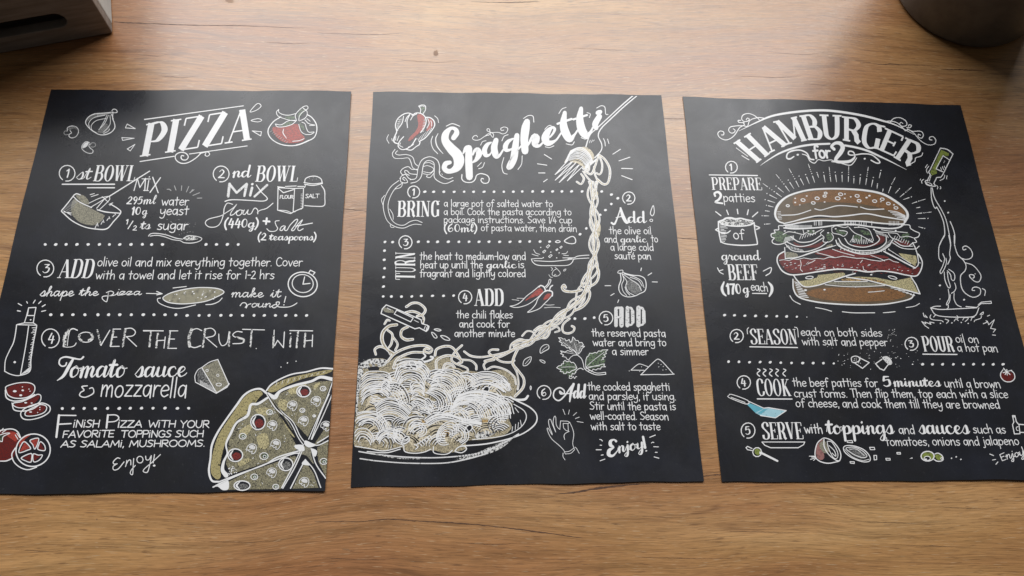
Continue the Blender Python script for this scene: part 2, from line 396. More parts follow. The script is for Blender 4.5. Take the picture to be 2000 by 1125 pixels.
SCRIPT = {  # joined brush script, x height 5
'a': (5.6, 'c4 4.6,2.2 5.2,.8 3.4,1 .8,2.2 .2,3.8 2.6,4.2 5|c4.2 5,4 1.4,4.7 .1,6 1.6'),
'c': (4.6, 'c3.8 4,3 5.2,1.2 4.4,.8 2,2 .1,3.8 .4,4.8 1.8'),
'd': (5.6, 'c4 4.6,2.2 5.2,.8 3.4,1 .8,2.2 .2,3.8 2.6|c4.4 10,4.1 1.4,4.8 .1,6 1.6'),
'e': (4.6, 'c0 1.4,2.4 2.4,3.6 4,2.6 5.2,1.2 4,1 1.6,2.2 0,3.8 .6,4.8 1.8'),
'f': (4.0, 'c0 1,2 5,3.4 9,2.8 10.2,2 8,1.8 0,1.4 -4,.6 -3,1.8 -.4,4.2 1.6'),
'g': (5.4, 'c4 4.6,2.2 5.2,.8 3.4,1 .8,2.2 .2,3.8 2.6,4.2 5|c4.2 5,4 -2,2.8 -4.4,1.6 -3.4,3.4 -.6,5.6 1.6'),
'h': (5.4, 'c0 1.4,2 6,2.6 9.6,1.8 10,1.4 7,1.2 0|c1.2 2,2.8 4.8,4 4.2,3.8 1,4.5 .1,5.6 1.5'),
'i': (3.0, 'c0 1.4,1.3 5,1.1 1.4,1.9 .1,3.2 1.6|l1.3 7.2,1.4 7.5'),
'j': (2.8, 'c0 1.4,1.6 5,1.4 -2,.4 -4.2,-.8 -3,.8 -.8,3 1.6|l1.7 7.2,1.8 7.5'),
'k': (5.0, 'c0 1.4,2 6,2.6 9.6,1.8 10,1.4 7,1.2 0|c1.2 2,3.2 4.8,3.8 3.6,1.8 2.6,3.6 .3,5.2 1.5'),
'l': (3.2, 'c0 1.4,2.4 6,2.8 9.4,1.9 10,1.4 6,1.4 1.6,2.1 .1,3.4 1.6'),
'm': (7.2, 'c0 3,.9 5,1 3,.9 0|c1 2.4,2.4 5,3.3 4.4,3.2 0|c3.3 2.4,4.7 5,5.7 4.2,5.5 1.2,6.3 .1,7.4 1.5'),
'n': (5.0, 'c0 3,.9 5,1 3,.9 0|c1 2.4,2.5 5,3.6 4.2,3.4 1.2,4.1 .1,5.2 1.5'),
'o': (4.6, 'c2.4 5.2,.8 3.6,1 .8,2.2 0,3.7 1.6,3.6 4.2,2.4 5.2,3.4 4.2,4.8 4.4'),
'p': (5.0, 'c0 1.8,1.3 5,1.2 0,1.1 -4.4|c1.2 2,2.8 5,4.2 4,4 1,2.4 0,1.3 .8|c3.4 .4,4.4 .6,5.4 1.8'),
'r': (4.2, 'c0 1.4,1.2 5.6,1.8 4.4,3 4.4,2.8 1.4,3.5 .1,4.5 1.5'),
's': (4.0, 'c0 1.4,2.4 5.4,3.1 3,2.7 .6,1.4 0,.4 1|c2.7 .2,3.4 .3,4.3 1.6'),
't': (3.4, 'c0 1.4,1.7 8.4,1.4 1.6,2.2 .1,3.6 1.6|l.1 5.8,3.4 6'),
'u': (5.4, 'c0 1.6,.9 5,.8 1.4,1.9 .1,3.5 1.6,3.9 5|c3.9 5,3.8 1.4,4.6 .1,5.8 1.6'),
'y': (5.2, 'c0 1.6,.9 5,.8 1.6,1.8 .4,3.4 2,3.9 5|c3.9 5,3.6 -2,2.4 -4.4,1.2 -3.4,2.8 -.8,5.2 1.6'),
'z': (4.6, 'c0 1.6,1 4.8,3.4 4.8,2.4 2.4,.8 .4,2.4 .2,4.6 1.6'),
'1': (3.2, 'l.6 7.6,1.8 9.6|c1.8 9.6,1.8 4,1.6 0'), '2': (5.2, 'c.7 7.4,2.4 9.8,4 7.4,2.6 3.6,.4 .4|l.4 .4,4.8 .3'),
'3': (5.0, 'l.8 9.2,4 9.2,2 5.8|c2 5.8,4.4 5,3.8 1,1.8 0,.5 1.4'), '4': (5.0, 'l2 9.8,.6 3.4,4.6 3.4|c3.4 7,3.4 3,3.2 -.2'),
'5': (5.0, 'l4 9.6,1.4 9.4,1 5.8|c1 5.8,3.6 6.4,4 2,2 0,.6 1'), '6': (5.2, 'c3.4 9.8,1.2 7,.7 2.4,2.2 0,4.2 2,3.4 5,1.2 3.4'),
'7': (4.6, 'l.5 9.4,4 9.4|c4 9.4,2.6 5,2 0'), '9': (5.0, 'c4 7.4,2.4 9.8,.9 7.4,2.2 4.6,3.8 6.6,4 8.4,3.6 3,2.6 0'),
'0': (5.2, 'o2.5 4.9,1.8 4.7'), '(': (3.0, 'c2.4 11,.8 7,.8 2,2.2 -2.4'), ')': (3.0, 'c.4 11,2 7,2 2,.6 -2.4'), ' ': (2.6, ''), '/': (3, 'l2.8 10,0 0'),
'!': (2.4, 'c1.8 10,1.4 6,1.2 3|l1 .3,1.1 .5'),
}
# condensed slab serif capitals: T thick stem, t thin stroke, c contrast curve, s serif (x y halfwidth)
SERIF = {
'A': (6.0, 'T2.9 9.8,5.1 0|t2.7 9.8,.9 0|t1.5 3.3,4.3 3.3|s.9 0 .9|s5 0 1.1'),
'B': (5.8, 'T1.4 10,1.4 0|c1.4 9.8,3.6 9.8,4.5 7.6,3.6 5.3,1.6 5.2|c2.2 5.2,4 5.1,5 2.7,3.8 .2,1.4 .2|s1 10 .8|s1 0 .8'),
'C': (5.4, 'c4.7 7.4,4.2 9.4,2.8 10,1.4 8.4,1.1 5,1.4 1.6,2.8 0,4.4 .7,4.9 2.6|t4.7 9.6,4.7 7.4'),
'D': (5.8, 'T1.4 10,1.4 0|c1.4 9.8,3.4 9.8,4.7 8,4.9 5,4.7 2,3.4 .2,1.4 .2|s1 10 .8|s1 0 .8'),
'E': (5.2, 'T1.4 10,1.4 0|t1 9.8,4.6 9.8|t1.4 5.1,3.6 5.1|t1 .2,4.8 .2|t4.6 9.8,4.7 7.8|t4.8 .2,4.9 2.4|t3.6 6.2,3.6 4|s1 10 .8|s1 0 .8'),
'F': (5.0, 'T1.4 10,1.4 0|t1 9.8,4.6 9.8|t1.4 5.1,3.6 5.1|t4.6 9.8,4.7 7.8|t3.6 6.2,3.6 4|s1 10 .8|s1.4 0 1.2'),
'G': (5.8, 'c4.7 7.4,4.2 9.4,2.8 10,1.4 8.4,1.1 5,1.4 1.6,2.8 0,4.4 .9|T4.7 4.6,4.7 .4|t4.7 9.6,4.7 7.4|s4.6 4.6 1.2'),
'H': (6.4, 'T1.4 10,1.4 0|T4.9 10,4.9 0|t1.4 5.1,4.9 5.1|s1.4 10 1.1|s1.4 0 1.1|s4.9 10 1.1|s4.9 0 1.1'),
'I': (3.0, 'T1.5 10,1.5 0|s1.5 10 1.2|s1.5 0 1.2'),
'K': (5.8, 'T1.4 10,1.4 0|t4.6 10,1.6 4.4|T2.4 5.8,4.9 0|s1.4 10 1.1|s1.4 0 1.1|s4.6 10 .9|s4.9 0 1'),
'L': (4.8, 'T1.4 10,1.4 0|t1 .2,4.5 .2|t4.5 .2,4.6 2.6|s1.4 10 1.1|s1 0 .8'),
'M': (8.2, 't1.2 10,1.2 0|T1.4 9.8,4 1.6|t4 1.6,6.6 9.8|T6.8 10,6.8 0|s1 10 .9|s1.2 0 1|s6.9 10 1|s6.8 0 1.1'),
'N': (6.2, 't1.2 10,1.2 0|T1.3 9.9,4.7 .3|t4.9 10,4.9 0|s1 10 .9|s1.2 0 1|s4.9 10 1'),
'O': (5.8, 'O2.9 5,2 5'),
'P': (5.6, 'T1.4 10,1.4 0|c1.4 9.8,3.6 9.8,4.8 7.2,3.6 4.4,1.4 4.4|s1 10 .8|s1.4 0 1.2'),
'R': (5.9, 'T1.4 10,1.4 0|c1.4 9.8,3.6 9.8,4.7 7.4,3.6 5,1.4 5|T3.3 4.9,4.2 3,4.4 1,5.2 0|s1 10 .8|s1.4 0 1.1'),
'S': (5.2, 'c4.5 7.6,4 9.5,2.6 10,1.1 8.6,1.3 6.8,3 4.9,4.4 3,4 .8,2.4 0,1 .7,.8 2.6|t4.5 9.6,4.5 7.4|t.8 .4,.8 2.6'),
'T': (5.6, 'T2.8 10,2.8 0|t.4 9.8,5.2 9.8|t.4 9.8,.3 7.6|t5.2 9.8,5.3 7.6|s2.8 0 1.2'),
'U': (6.0, 'c1.4 10,1.4 4,1.6 1.4,2.9 .1,4.3 1.3,4.6 4,4.6 10|s1.4 10 1.1|s4.6 10 1.1'),
'V': (5.8, 'T.9 10,2.9 .2|t4.8 10,3 .2|s1 10 1.1|s4.8 10 .9'),
'W': (8.0, 'T.9 10,2.5 .2|t4 10,2.6 .2|T3.8 10,5.3 .2|t6.9 10,5.4 .2|s1 10 1.1|s3.9 10 1.1|s6.9 10 .9'),
'Z': (5.4, 't.8 9.8,4.4 9.8|T4.4 9.8,.9 .2|t.9 .2,4.7 .2|t.8 9.8,.7 7.6|t4.7 .2,4.8 2.4'),
}
def parse(s): return [tuple(float(a) for a in p.split()) for p in s.split(',')]

class Pen:
    def __init__(s, inkobj, leanfn): s.i = inkobj; s.lean = leanfn; s.sheet = None; s.hold = False; s.wk = 1.0; s.o = (0, 0); s.k = 1.0
    def tile(s, x, y, k): s.o = (x, y); s.k = k; return s
    def P(s, x, y): return np.array((s.o[0]+x*s.k, s.o[1]+y*s.k))
    def s(s_, txt, w=1.9, m='white', closed=False, layer=1, ws=None, taper=False):
        w = w*s_.wk; ws = [q*s_.wk for q in ws] if ws else None
        for part in txt.split('|'):
            part = part.strip(); poly = part[0] == '!'
            if poly: part = part[1:]
            pts = [s_.P(*p) for p in parse(part)]
            n = len(pts)
            if ws: W = list(ws)
            elif taper: W = [w*(0.35+0.65*math.sin(math.pi*(i+.35)/(n-.3))) for i in range(n)]
            else: W = [w*random.uniform(.88, 1.12) for _ in pts]
            if not poly and n > 2:
                q = catmull([(p[0], p[1], a) for p, a in zip(pts, W)], closed)
                pts = [a[:2] for a in q]; W = [max(.4, a[2]) for a in q]
            elif poly and closed is False and n > 2:
                for a in range(n-1): s_.i.ribbon(pts[a:a+2], W[a:a+2], m, False, layer)
                continue
            elif poly and closed:
                for a in range(n): s_.i.ribbon([pts[a], pts[(a+1) % n]], [W[a], W[(a+1) % n]], m, False, layer)
                continue
            s_.i.ribbon(pts, W, m, closed, layer)
    def f(s_, txt, m, layer=0):
        for part in txt.split('|'):
            part = part.strip(); poly = part[0] == '!'
            if poly: part = part[1:]
            pts = [s_.P(*p) for p in parse(part)]
            if not poly: pts = [a[:2] for a in catmull(pts, True, 5)]
            s_.i.fill(pts, m, layer)
    def e(s_, x, y, rx, ry=None, m='white', w=None, rot=0, layer=1, gap=0):
        """ellipse in tile units; w None = filled"""
        ry = ry or rx; c = s_.P(x, y); k = s_.k
        if w is None: s_.i.disc(c[0], c[1], rx*k, ry*k, m, rot, .04, layer); return
        a0 = 2.2 if gap else 0
        n = max(10, int(max(rx, ry)*k*1.1)); n = min(n, 36)
        pts = []; C, S = math.cos(rot), math.sin(rot)
        for i in range(n+(1 if gap else 0)):
            a = a0+(2*math.pi-gap)*i/n
            u, v = rx*k*math.cos(a), ry*k*math.sin(a)
            pts.append((c[0]+C*u-S*v, c[1]+S*u+C*v))
        s_.i.ribbon(pts, [w*random.uniform(.93, 1.07) for _ in pts], m, not gap, layer)
    def dots(s_, pts, r=3.0, m='white'):
        for p in pts: 
            c = s_.P(*p[:2]); q = p[2] if len(p) > 2 else 1
            s_.i.disc(c[0], c[1], r*q*random.uniform(.9, 1.12), r*q*.82, m, -.35, .12, 1)
    def map_text(s_, n_adv, p0, p1, cap, slant=0, up=None):
        d = (p1-p0)/n_adv
        def mp(u, v):
            b = p0+d*u
            if up is None: q = np.array((s_.lean(b[0])+slant, -1.0))
            else: q = np.array(up, float)
            return b+q*(cap/10*v)
        return mp
    def glyph(s_, g, mp, off, font, w, wt, m, kx):
        sc_ = 1.0
        for st in g.split('|'):
            if not st: continue
            t, b = st[0], st[1:]
            if t == 's':
                x, y, h = map(float, b.split()); y = .2 if y < 1 else 9.8
                s_.i.ribbon([mp(off+x-h*sc_, y), mp(off+x+h*sc_, y)], [wt, wt], m, butt=True); continue
            P = parse(b)
            if t in 'oO':
                (cx, cy), (rx, ry) = P; n = 14 if cap_small(w) else 24
                Q = []; W = []
                for i in range(n):
                    a = 2*math.pi*i/n+1.2
                    Q.append(mp(off+cx+rx*math.cos(a), cy+ry*math.sin(a)))
                    if t == 'O': W.append(wt+(w-wt)*abs(math.cos(a))**1.3)
                    elif font == 'V': W.append(wt+(w-wt)*max(0, -math.cos(a))**1)
                    else: W.append(w)
                s_.i.ribbon(Q, W, m, True); continue
            Q = [mp(off+x, y) for x, y in P]
            if t == 'c': Q = catmull(Q, False, 1.6)
            if font == 'B':
                if t == 'T': W = [w]*len(Q)
                elif t == 't': W = [wt]*len(Q)
                else:
                    W = []
                    for i in range(len(Q)):
                        e = Q[min(i+1, len(Q)-1)]-Q[max(i-1, 0)]; e = e/(np.hypot(*e)+1e-9)
                        W.append(wt+(w-wt)*abs(e[1])**1.6)
            elif font == 'V' and w > wt*1.15:
                W = []
                for i in range(len(Q)):
                    e = Q[min(i+1, len(Q)-1)]-Q[max(i-1, 0)]; e = e/(np.hypot(*e)+1e-9)
                    W.append(wt+(w-wt)*max(0, e[1])**.8)
                if len(Q) <= 2: W = [w*.8]*2
                W = [W[0]]+[(W[i-1]+W[i]+W[i+1])/3 for i in range(1, len(W)-1)]+[W[-1]]
            else: W = [w*random.uniform(.9, 1.1) for _ in Q]
            if t == 'l' and len(Q) > 2:
                for a in range(len(Q)-1): s_.i.ribbon(Q[a:a+2], W[a:a+2], m)
            else: s_.i.ribbon(Q, W, m, butt=(font == 'B'))
    def t(s_, font, text, x0, y0, x1, y1, cap, w, wt=None, m='white', slant=0, up=None, absd=False):
        """font: H hand, K capitals, V script, B serif. Baseline from (x0,y0) to (x1,y1)"""
        F = dict(H=HAND, K=CAPS, V=SCRIPT, B=SERIF)[font]
        keep = None
        if s_.sheet and not s_.hold and s_.sheet.name == 'step_lettering':
            keep = s_.i; s_.i = Ink(keep.surf)
        if absd: p0, p1 = np.array((x0, y0), float), np.array((x1, y1), float)
        else: p0, p1 = s_.P(x0, y0), s_.P(x1, y1); cap = cap*s_.k
        adv = sum(F[c][0] for c in text)-.6
        mp = s_.map_text(adv, p0, p1, cap, slant, up)
        x = -.2 if font != 'B' else -.1
        if font == 'H': w = w*.92
        wt = wt or (w*.3 if font == 'B' else w*.35 if font == 'V' and w > 2.4 else w)
        for c in text:
            jy = random.uniform(-.22, .22) if font == 'H' else 0
            
            m2 = (lambda u, v, jy=jy: mp(u, v+jy)) if jy else mp
            s_.glyph(F[c][1], m2, x, font, w, wt, m, 1); x += F[c][0]
        if keep:
            s_.i.b = []; s_.i.build(dict(H='lettering_line', K='capital_lettering', V='script_lettering', B='heading_lettering')[font], s_.sheet.root); s_.i = keep
    def quad(s_, ch, bl, br, tl, tr, w, wt, m='white'):
        bl, br, tl, tr = [s_.P(*q) for q in (bl, br, tl, tr)]
        adv, g = SERIF[ch]; a0, a1 = .3, adv-.7
        def mp(u, v):
            q = (u-a0)/(a1-a0+.2); v = v/10
            return (bl*(1-q)+br*q)*(1-v)+(tl*(1-q)+tr*q)*v
        s_.glyph(g, mp, 0, 'B', w, wt, m, 1)
    def num(s_, x, y, r, ch, w=2.2, ry=None):
        keep = s_.i; s_.i = Ink(keep.surf); s_.hold = True
        s_.e(x, y, r, ry or r, w=w, gap=.45)
        ry = ry or r
        wd = {'1': .26, '4': .36}.get(ch, .38)*r
        s_.t('V', ch, x-wd, y+ry*.5, x+wd, y+ry*.5, ry*1.05, 3.1, 1.4)
        s_.hold = False; s_.i.b = []; s_.i.build('step_number', s_.sheet.root); s_.i = keep
def cap_small(w): return w < 2.6

# ================================================================== table
table = empty('wooden_table', (0, 0.3, 0), 'wide brown oak wood-grain table top the three posters lie on', 'table')
def slab():
    bm = bmesh.new(); bmesh.ops.create_cube(bm, size=1)
    for v in bm.verts: v.co = Vector((v.co.x*3.2, v.co.y*1.9-0.12, v.co.z*0.038-0.019))
    bmesh.ops.bevel(bm, geom=[e for e in bm.edges if all(v.co.z > -0.01 for v in e.verts)], offset=0.003, segments=3, affect='EDGES')
    me = bpy.data.meshes.new('tabletop'); bm.to_mesh(me); bm.free(); me.materials.append(WOOD)
    return link('tabletop', me, table)
slab()
CRK, _nt, _b = mat('dark_grain_crack', 0.45, 0.4)
_nt.links.new(ramp(_nt, noise(_nt, 240, detail=3), [(0.3, (0.055, 0.026, 0.016)), (0.7, (0.13, 0.066, 0.038))]), _b.inputs['Base Color'])
KNOT, _nt, _b = mat('knot_shade', 0.42, 0.4)
_nt.links.new(ramp(_nt, noise(_nt, 1, sx=60, sy=500, detail=4), [(0.35, (0.22, 0.115, 0.06)), (0.7, (0.36, 0.195, 0.09))]), _b.inputs['Base Color'])
INK['crack'] = CRK; INK['knot'] = KNOT
def table_surf(px, py, e): return onz(px, py, e*0.25)
def crack(pts, W, name='grain_crack', m='crack'):
    I = Ink(table_surf)
    P = [(*p, w_) for p, w_ in zip(parse(pts), W)]
    Q = catmull(P, False, 5)
    I.ribbon([(q[0]+random.uniform(-.3, .3), q[1]+random.uniform(-.35, .35)) for q in Q], [max(.25, q[2]*random.uniform(.7, 1.25)) for q in Q], m)
    I.build(name, table)
crack('223 43,290 46,380 49,470 50,560 54,600 55', [1.8, 1.6, 1.3, 1.1, .7, .3])
crack('920 3,980 5,1020 4,1052 3', [.4, 1.2, 1.5, .5])
crack('1706 125,1725 126,1742 125,1765 127,1800 127,1835 130', [.3, 1.2, 1.5, 1.3, .9, .3])
crack('1838 136,1855 136,1875 136,1900 137,1925 138', [.4, 1.6, 2.2, 1.6, .4])
crack('1680 123,1700 122', [1, .6])
crack('614 1018,660 1019,710 1018,760 1014,820 1018,900 1022,980 1030,1060 1040,1138 1051', [.5, 1.4, 1.2, 1.7, 1.8, 2.0, 1.7, 2.2, .6])
crack('1084 965,1120 962,1160 955,1200 950,1240 946,1270 945', [.5, 2.6, 3.6, 3.2, 2.2, .6])
crack('655 408,685 409,718 413', [1.2, 1.4, 1.0])
crack('1284 230,1310 232,1336 232', [.8, 1.1, .8])
crack('1312 464,1340 466,1368 468', [.9, 1.3, .9])
crack('1374 930,1392 928,1410 927', [1.8, 2.2, 1.8])
crack('1372 925,1411 921', [.5, .8])
for k, (x, y, l, w_) in enumerate([(560, 84, 90, .8), (700, 66, 160, .7), (840, 120, 110, .7), (1180, 96, 120, .6), (1500, 150, 130, .7), (1780, 165, 130, .7), (1560, 105, 100, .6),
        (300, 108, 60, .7), (345, 150, 70, .8), (950, 1062, 120, .8), (460, 1058, 160, .7), (1480, 1038, 200, .8), (1750, 1020, 180, .9), (1820, 1066, 150, .8), (240, 1010, 90, .7), (1350, 1090, 220, .8), (80, 1075, 100, .7),
        (1640, 985, 150, .8), (1890, 992, 110, .9), (700, 1092, 140, .7), (1600, 165, 60, .5), (1300, 1010, 90, .6)]):
    crack('%g %g,%g %g,%g %g,%g %g' % (x-l/2, y-2, x-l/6, y, x+l/6, y+1.5, x+l/2, y+random.uniform(-3, 3)), [.2, w_, w_*.8, .2], 'grain_line')
def knot(x, y, rx, ry):
    I = Ink(table_surf)
    for q, mm in ((1, 'knot'),): I.disc(x+random.uniform(-1, 1), y, rx*q, ry*q, mm, .1, .22, layer=1 if q == 1 else 2)
    I.build('knot', table)
knot(852, 104, 5, 5.5); knot(448, 2, 8, 4); knot(676, 1073, 8, 1.6); knot(188, 1014, 1.6, 1.8); knot(452, 976, 15, 3)

# ================================================================== things at the far edge
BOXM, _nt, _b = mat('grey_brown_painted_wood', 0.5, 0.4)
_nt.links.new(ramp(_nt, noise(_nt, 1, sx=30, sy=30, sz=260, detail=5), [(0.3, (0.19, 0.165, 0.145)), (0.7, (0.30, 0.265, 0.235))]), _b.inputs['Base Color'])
SIDEM, _nt, _b = mat('window_lit_side_wood', 0.45, 0.4)  # paler copy of the crate wood: window light on the side put into its colour
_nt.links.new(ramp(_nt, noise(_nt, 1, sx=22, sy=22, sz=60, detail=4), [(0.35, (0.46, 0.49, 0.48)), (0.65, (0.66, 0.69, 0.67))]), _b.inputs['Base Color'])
def box():
    C = onz(221, 66); a = onz(218, 0)-C; b = onz(0, 106)-C
    ang = math.atan2(a[1], a[0]); ey = np.array((math.cos(ang), math.sin(ang), 0))
    ex = np.array((-ey[1], ey[0], 0)); ex = ex if ex@b > 0 else -ex       # along the front, to the left
    # the front keeps its own direction
    fx = b/np.hypot(*b[:2]); W, D, Hh, T = 0.34, 0.24, 0.135, 0.012
    root = empty('wooden_crate', tuple(C+fx*W/2+ey*D/2), 'dark wooden crate with a hand slot, at the top left corner of the table', 'crate')
    o = np.array(root.location)
    def panel(name, p0, u, v, nrm, t, outline, hole, m):
        from mathutils.geometry import tessellate_polygon
        loops = [[Vector((*q, 0)) for q in outline]]+([[Vector((*q, 0)) for q in hole]] if hole else [])
        flat = [q for l in loops for q in l]; tri = tessellate_polygon(loops)
        vs = [p0+u*q.x+v*q.y-o for q in flat]; n = len(vs); vs += [w_+nrm*t for w_ in vs]
        fs = [tuple(x) for x in tri]+[tuple(n+i for i in reversed(x)) for x in tri]; b_ = 0
        for l in loops:
            for i in range(len(l)): j = (i+1) % len(l); fs.append((b_+i, b_+j, n+b_+j, n+b_+i))
            b_ += len(l)
        ob = meshobj(name, vs, fs, [m], root); me = ob.data; bm = bmesh.new(); bm.from_mesh(me)
        bmesh.ops.recalc_face_normals(bm, faces=bm.faces); 
        bm.to_mesh(me); bm.free()
        md = ob.modifiers.new('bevel', 'BEVEL'); md.width = 0.0012; md.segments = 2; md.limit_method = 'ANGLE'
        return ob
    up = np.array((0, 0, 1.)); inn = ey
    def onface(px, py):
        d = ray(px, py); n_ = np.cross(fx, up); t = ((C-CAM)@n_)/(d@n_); q = CAM+d*t-C
        return (q@fx, q[2])
    e0 = onface(129, 38); e1 = onface(0, 60)
    zc, hh = (e0[1]+e1[1])/2, 0.0095; x0 = e0[0]+hh; x1 = W-x0
    hole = [(x0+hh*math.cos(a_), zc+hh*math.sin(a_)) for a_ in [math.pi/2+math.pi*k/8 for k in range(9)]]+[(x1+hh*math.cos(a_), zc+hh*math.sin(a_)) for a_ in [-math.pi/2+math.pi*k/8 for k in range(9)]]
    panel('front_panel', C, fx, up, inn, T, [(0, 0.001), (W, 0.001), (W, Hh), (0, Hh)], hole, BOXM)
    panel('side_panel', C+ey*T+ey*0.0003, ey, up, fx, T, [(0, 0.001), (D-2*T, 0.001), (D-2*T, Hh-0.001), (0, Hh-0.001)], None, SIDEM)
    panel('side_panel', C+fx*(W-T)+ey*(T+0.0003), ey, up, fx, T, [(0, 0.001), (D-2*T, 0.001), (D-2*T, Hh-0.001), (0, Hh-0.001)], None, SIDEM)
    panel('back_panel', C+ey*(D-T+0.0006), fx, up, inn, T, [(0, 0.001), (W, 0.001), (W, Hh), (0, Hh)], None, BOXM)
    panel('added_light_stop', C+up*(Hh+.0004), fx, ey, up, 0.012, [(0, 0), (W, 0), (W, D), (0, D)], None, BOXM)  # unseen top, added to shut out light so the slot stays dark inside
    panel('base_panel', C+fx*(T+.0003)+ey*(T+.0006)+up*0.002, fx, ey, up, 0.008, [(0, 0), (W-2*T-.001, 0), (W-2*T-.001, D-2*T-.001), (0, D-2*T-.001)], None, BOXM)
box()
POTM, _nt, _b = mat('dark_grey_glazed_ceramic', 0.38, 0.5)
_nt.links.new(ramp(_nt, noise(_nt, 60, detail=4), [(0.35, (0.085, 0.084, 0.080)), (0.7, (0.125, 0.120, 0.112))]), _b.inputs['Base Color'])
SOILM, _nt, _b = mat('potting_soil', 0.9, 0.2); _b.inputs['Base Color'].default_value = (0.03, 0.02, 0.014, 1)
def pot():
    P = [onz(x, y) for x, y in ((1754.7, 0), (1765, 25), (1781, 44), (1798, 57), (1830, 74), (1860, 85), (1900, 94), (1945, 98))]
    A = np.array([[2*q[0], 2*q[1], 1] for q in P]); bb = np.array([q[0]**2+q[1]**2 for q in P])
    s_ = np.linalg.lstsq(A, bb, rcond=None)[0]; cx, cy = s_[:2]; r = math.sqrt(s_[2]+cx*cx+cy*cy)
    print('pot', cx, cy, r)
    root = empty('plant_pot', (cx, cy, 0), 'dark grey round pot standing at the top right corner of the table', 'pot')
    prof = [(0, .0008), (r-.006, .0008), (r-.0015, .0020), (r, .0055), (r+.003, .07), (r+.008, .16), (r+.012, .30), (r+.0135, .305), (r+.0125, .310), (r+.008, .3105), (r+.005, .305), (r+.002, .285), (0, .282)]
    vs = []; fs = []; n = 96
    for q, z in prof[1:-1]:
        for i in range(n): a = 2*math.pi*i/n; vs.append((q*math.cos(a), q*math.sin(a), z))
    k = len(prof)-2
    for j in range(k-1):
        for i in range(n): fs.append((j*n+i, j*n+(i+1) % n, (j+1)*n+(i+1) % n, (j+1)*n+i))
    fs.append(tuple(range(n-1, -1, -1)))
    meshobj('pot_wall', vs, fs, [POTM], root, smooth=True)
    R_ = r+.0005; vs = [(0, 0, .290)]+[(R_*math.cos(2*math.pi*i/n), R_*math.sin(2*math.pi*i/n), .288) for i in range(n)]
    meshobj('soil', vs, [(0, 1+i, 1+(i+1) % n) for i in range(n)], [SOILM], root)
pot()

# ================================================================== posters
def lean_fn(xa, la, xb, lb): return lambda x: la+(lb-la)*(x-xa)/(xb-xa)
def make_poster(cx, lean, seed, label, curlk):
    tl, tr, br, bl = [onz(*p) for p in cx]
    ctr = (tl+tr+br+bl)/4
    root = empty('poster', (ctr[0], ctr[1], 0), label, 'poster')
    root['group'] = 'chalkboard recipe posters laid on the table'
    ex = (br-bl); ey = (tl-bl); lx = np.hypot(*ex[:2]); ly = np.hypot(*ey[:2])
    rs = random.Random(seed); ph = [rs.uniform(0, 6.28) for _ in range(8)]
    def uv(x, y):
        d = np.array([x, y])-bl[:2]
        v = (d@ey[:2])/ly**2
        return (d@ex[:2])/lx**2, v
    def h(x, y):
        u, v = uv(x, y)
        z = 0.0011+0.00030*math.sin(u*5.1+ph[0]+v*2)+0.00030*math.sin(v*6.3+ph[1]-u*1.5)+0.00012*math.sin(u*11+v*9+ph[2])
        e = max(0, 1-v/0.09); z += curlk*0.0011*e*e*(.55+.45*math.sin(u*13+ph[3]))
        e = max(0, 1-(1-v)/0.08); z += curlk*0.0010*e*e*(.5+.5*math.sin(u*10+ph[4]))
        e = max(0, 1-min(u, 1-u)/0.07); z += curlk*0.0006*e*e*(.5+.5*math.sin(v*11+ph[5]))
        return z
    def edge(a, b, t, k):      # the sheet's edge at pixel row or column t
        return a[k]+(b[k]-a[k])*(t-a[1-k])/(b[1-k]-a[1-k])
    def surf(px, py, e):
        z = 0.001
        py = min(max(py, edge(cx[0], cx[1], px, 1)+1.0), edge(cx[3], cx[2], px, 1)-1.2)
        px = min(max(px, edge(cx[0], cx[3], py, 0)+1.0), edge(cx[1], cx[2], py, 0)-1.0)
        for _ in range(3):
            p = onz(px, py, z+e); z = h(p[0], p[1])
        p = onz(px, py, z+e); return p
    NX, NY = 60, 80
    vs = []; fs = []
    for j in range(NY+1):
        for i in range(NX+1):
            u, v = i/NX, j/NY
            p = bl*(1-u)*(1-v)+br*u*(1-v)+tr*u*v+tl*(1-u)*v
            p = p.copy()
            wob = 0.0004
            if j in (0, NY): p[1] += wob*(math.sin(u*17+ph[6])+.5*math.sin(u*41+ph[2]))
            if i in (0, NX): p[0] += wob*.7*math.sin(v*19+ph[7])
            p[2] = h(p[0], p[1]); vs.append(p-np.array(root.location))
    n = NX+1; top = len(vs)
    for j in range(NY):
        for i in range(NX): fs.append((j*n+i, j*n+i+1, (j+1)*n+i+1, (j+1)*n+i))
    vs += [v-np.array([0, 0, 0.00035]) for v in vs[:top]]
    ring = [i for i in range(n)]+[j*n+NX for j in range(1, NY+1)]+[NY*n+i for i in range(NX-1, -1, -1)]+[j*n for j in range(NY-1, 0, -1)]
    k0 = len(vs); nr = len(ring)
    vs += [vs[i] for i in ring]+[vs[i+top] for i in ring]      # the cut edge has its own vertices, so it shades crisply
    for a in range(nr):
        q = (a+1) % nr
        fs.append((k0+q, k0+a, k0+nr+a, k0+nr+q))
    for j in range(NY):
        for i in range(NX): fs.append((top+j*n+i, top+(j+1)*n+i, top+(j+1)*n+i+1, top+j*n+i+1))
    o = meshobj('sheet', vs, fs, [MP], root, smooth=True)
    return root, surf, lean

class Sheet:
    def __init__(s, poster): s.root, s.surf, s.leanf = poster; s.cur = None
    def g(s, name, x=0, y=0, k=1):
        s.end(); s.cur = Ink(s.surf); s.name = name; s.p = Pen(s.cur, s.leanf); s.p.sheet = s; s.p.tile(x, y, k); return s.p
    def end(s):
        if s.cur: s.cur.build(s.name, s.root); s.cur = None

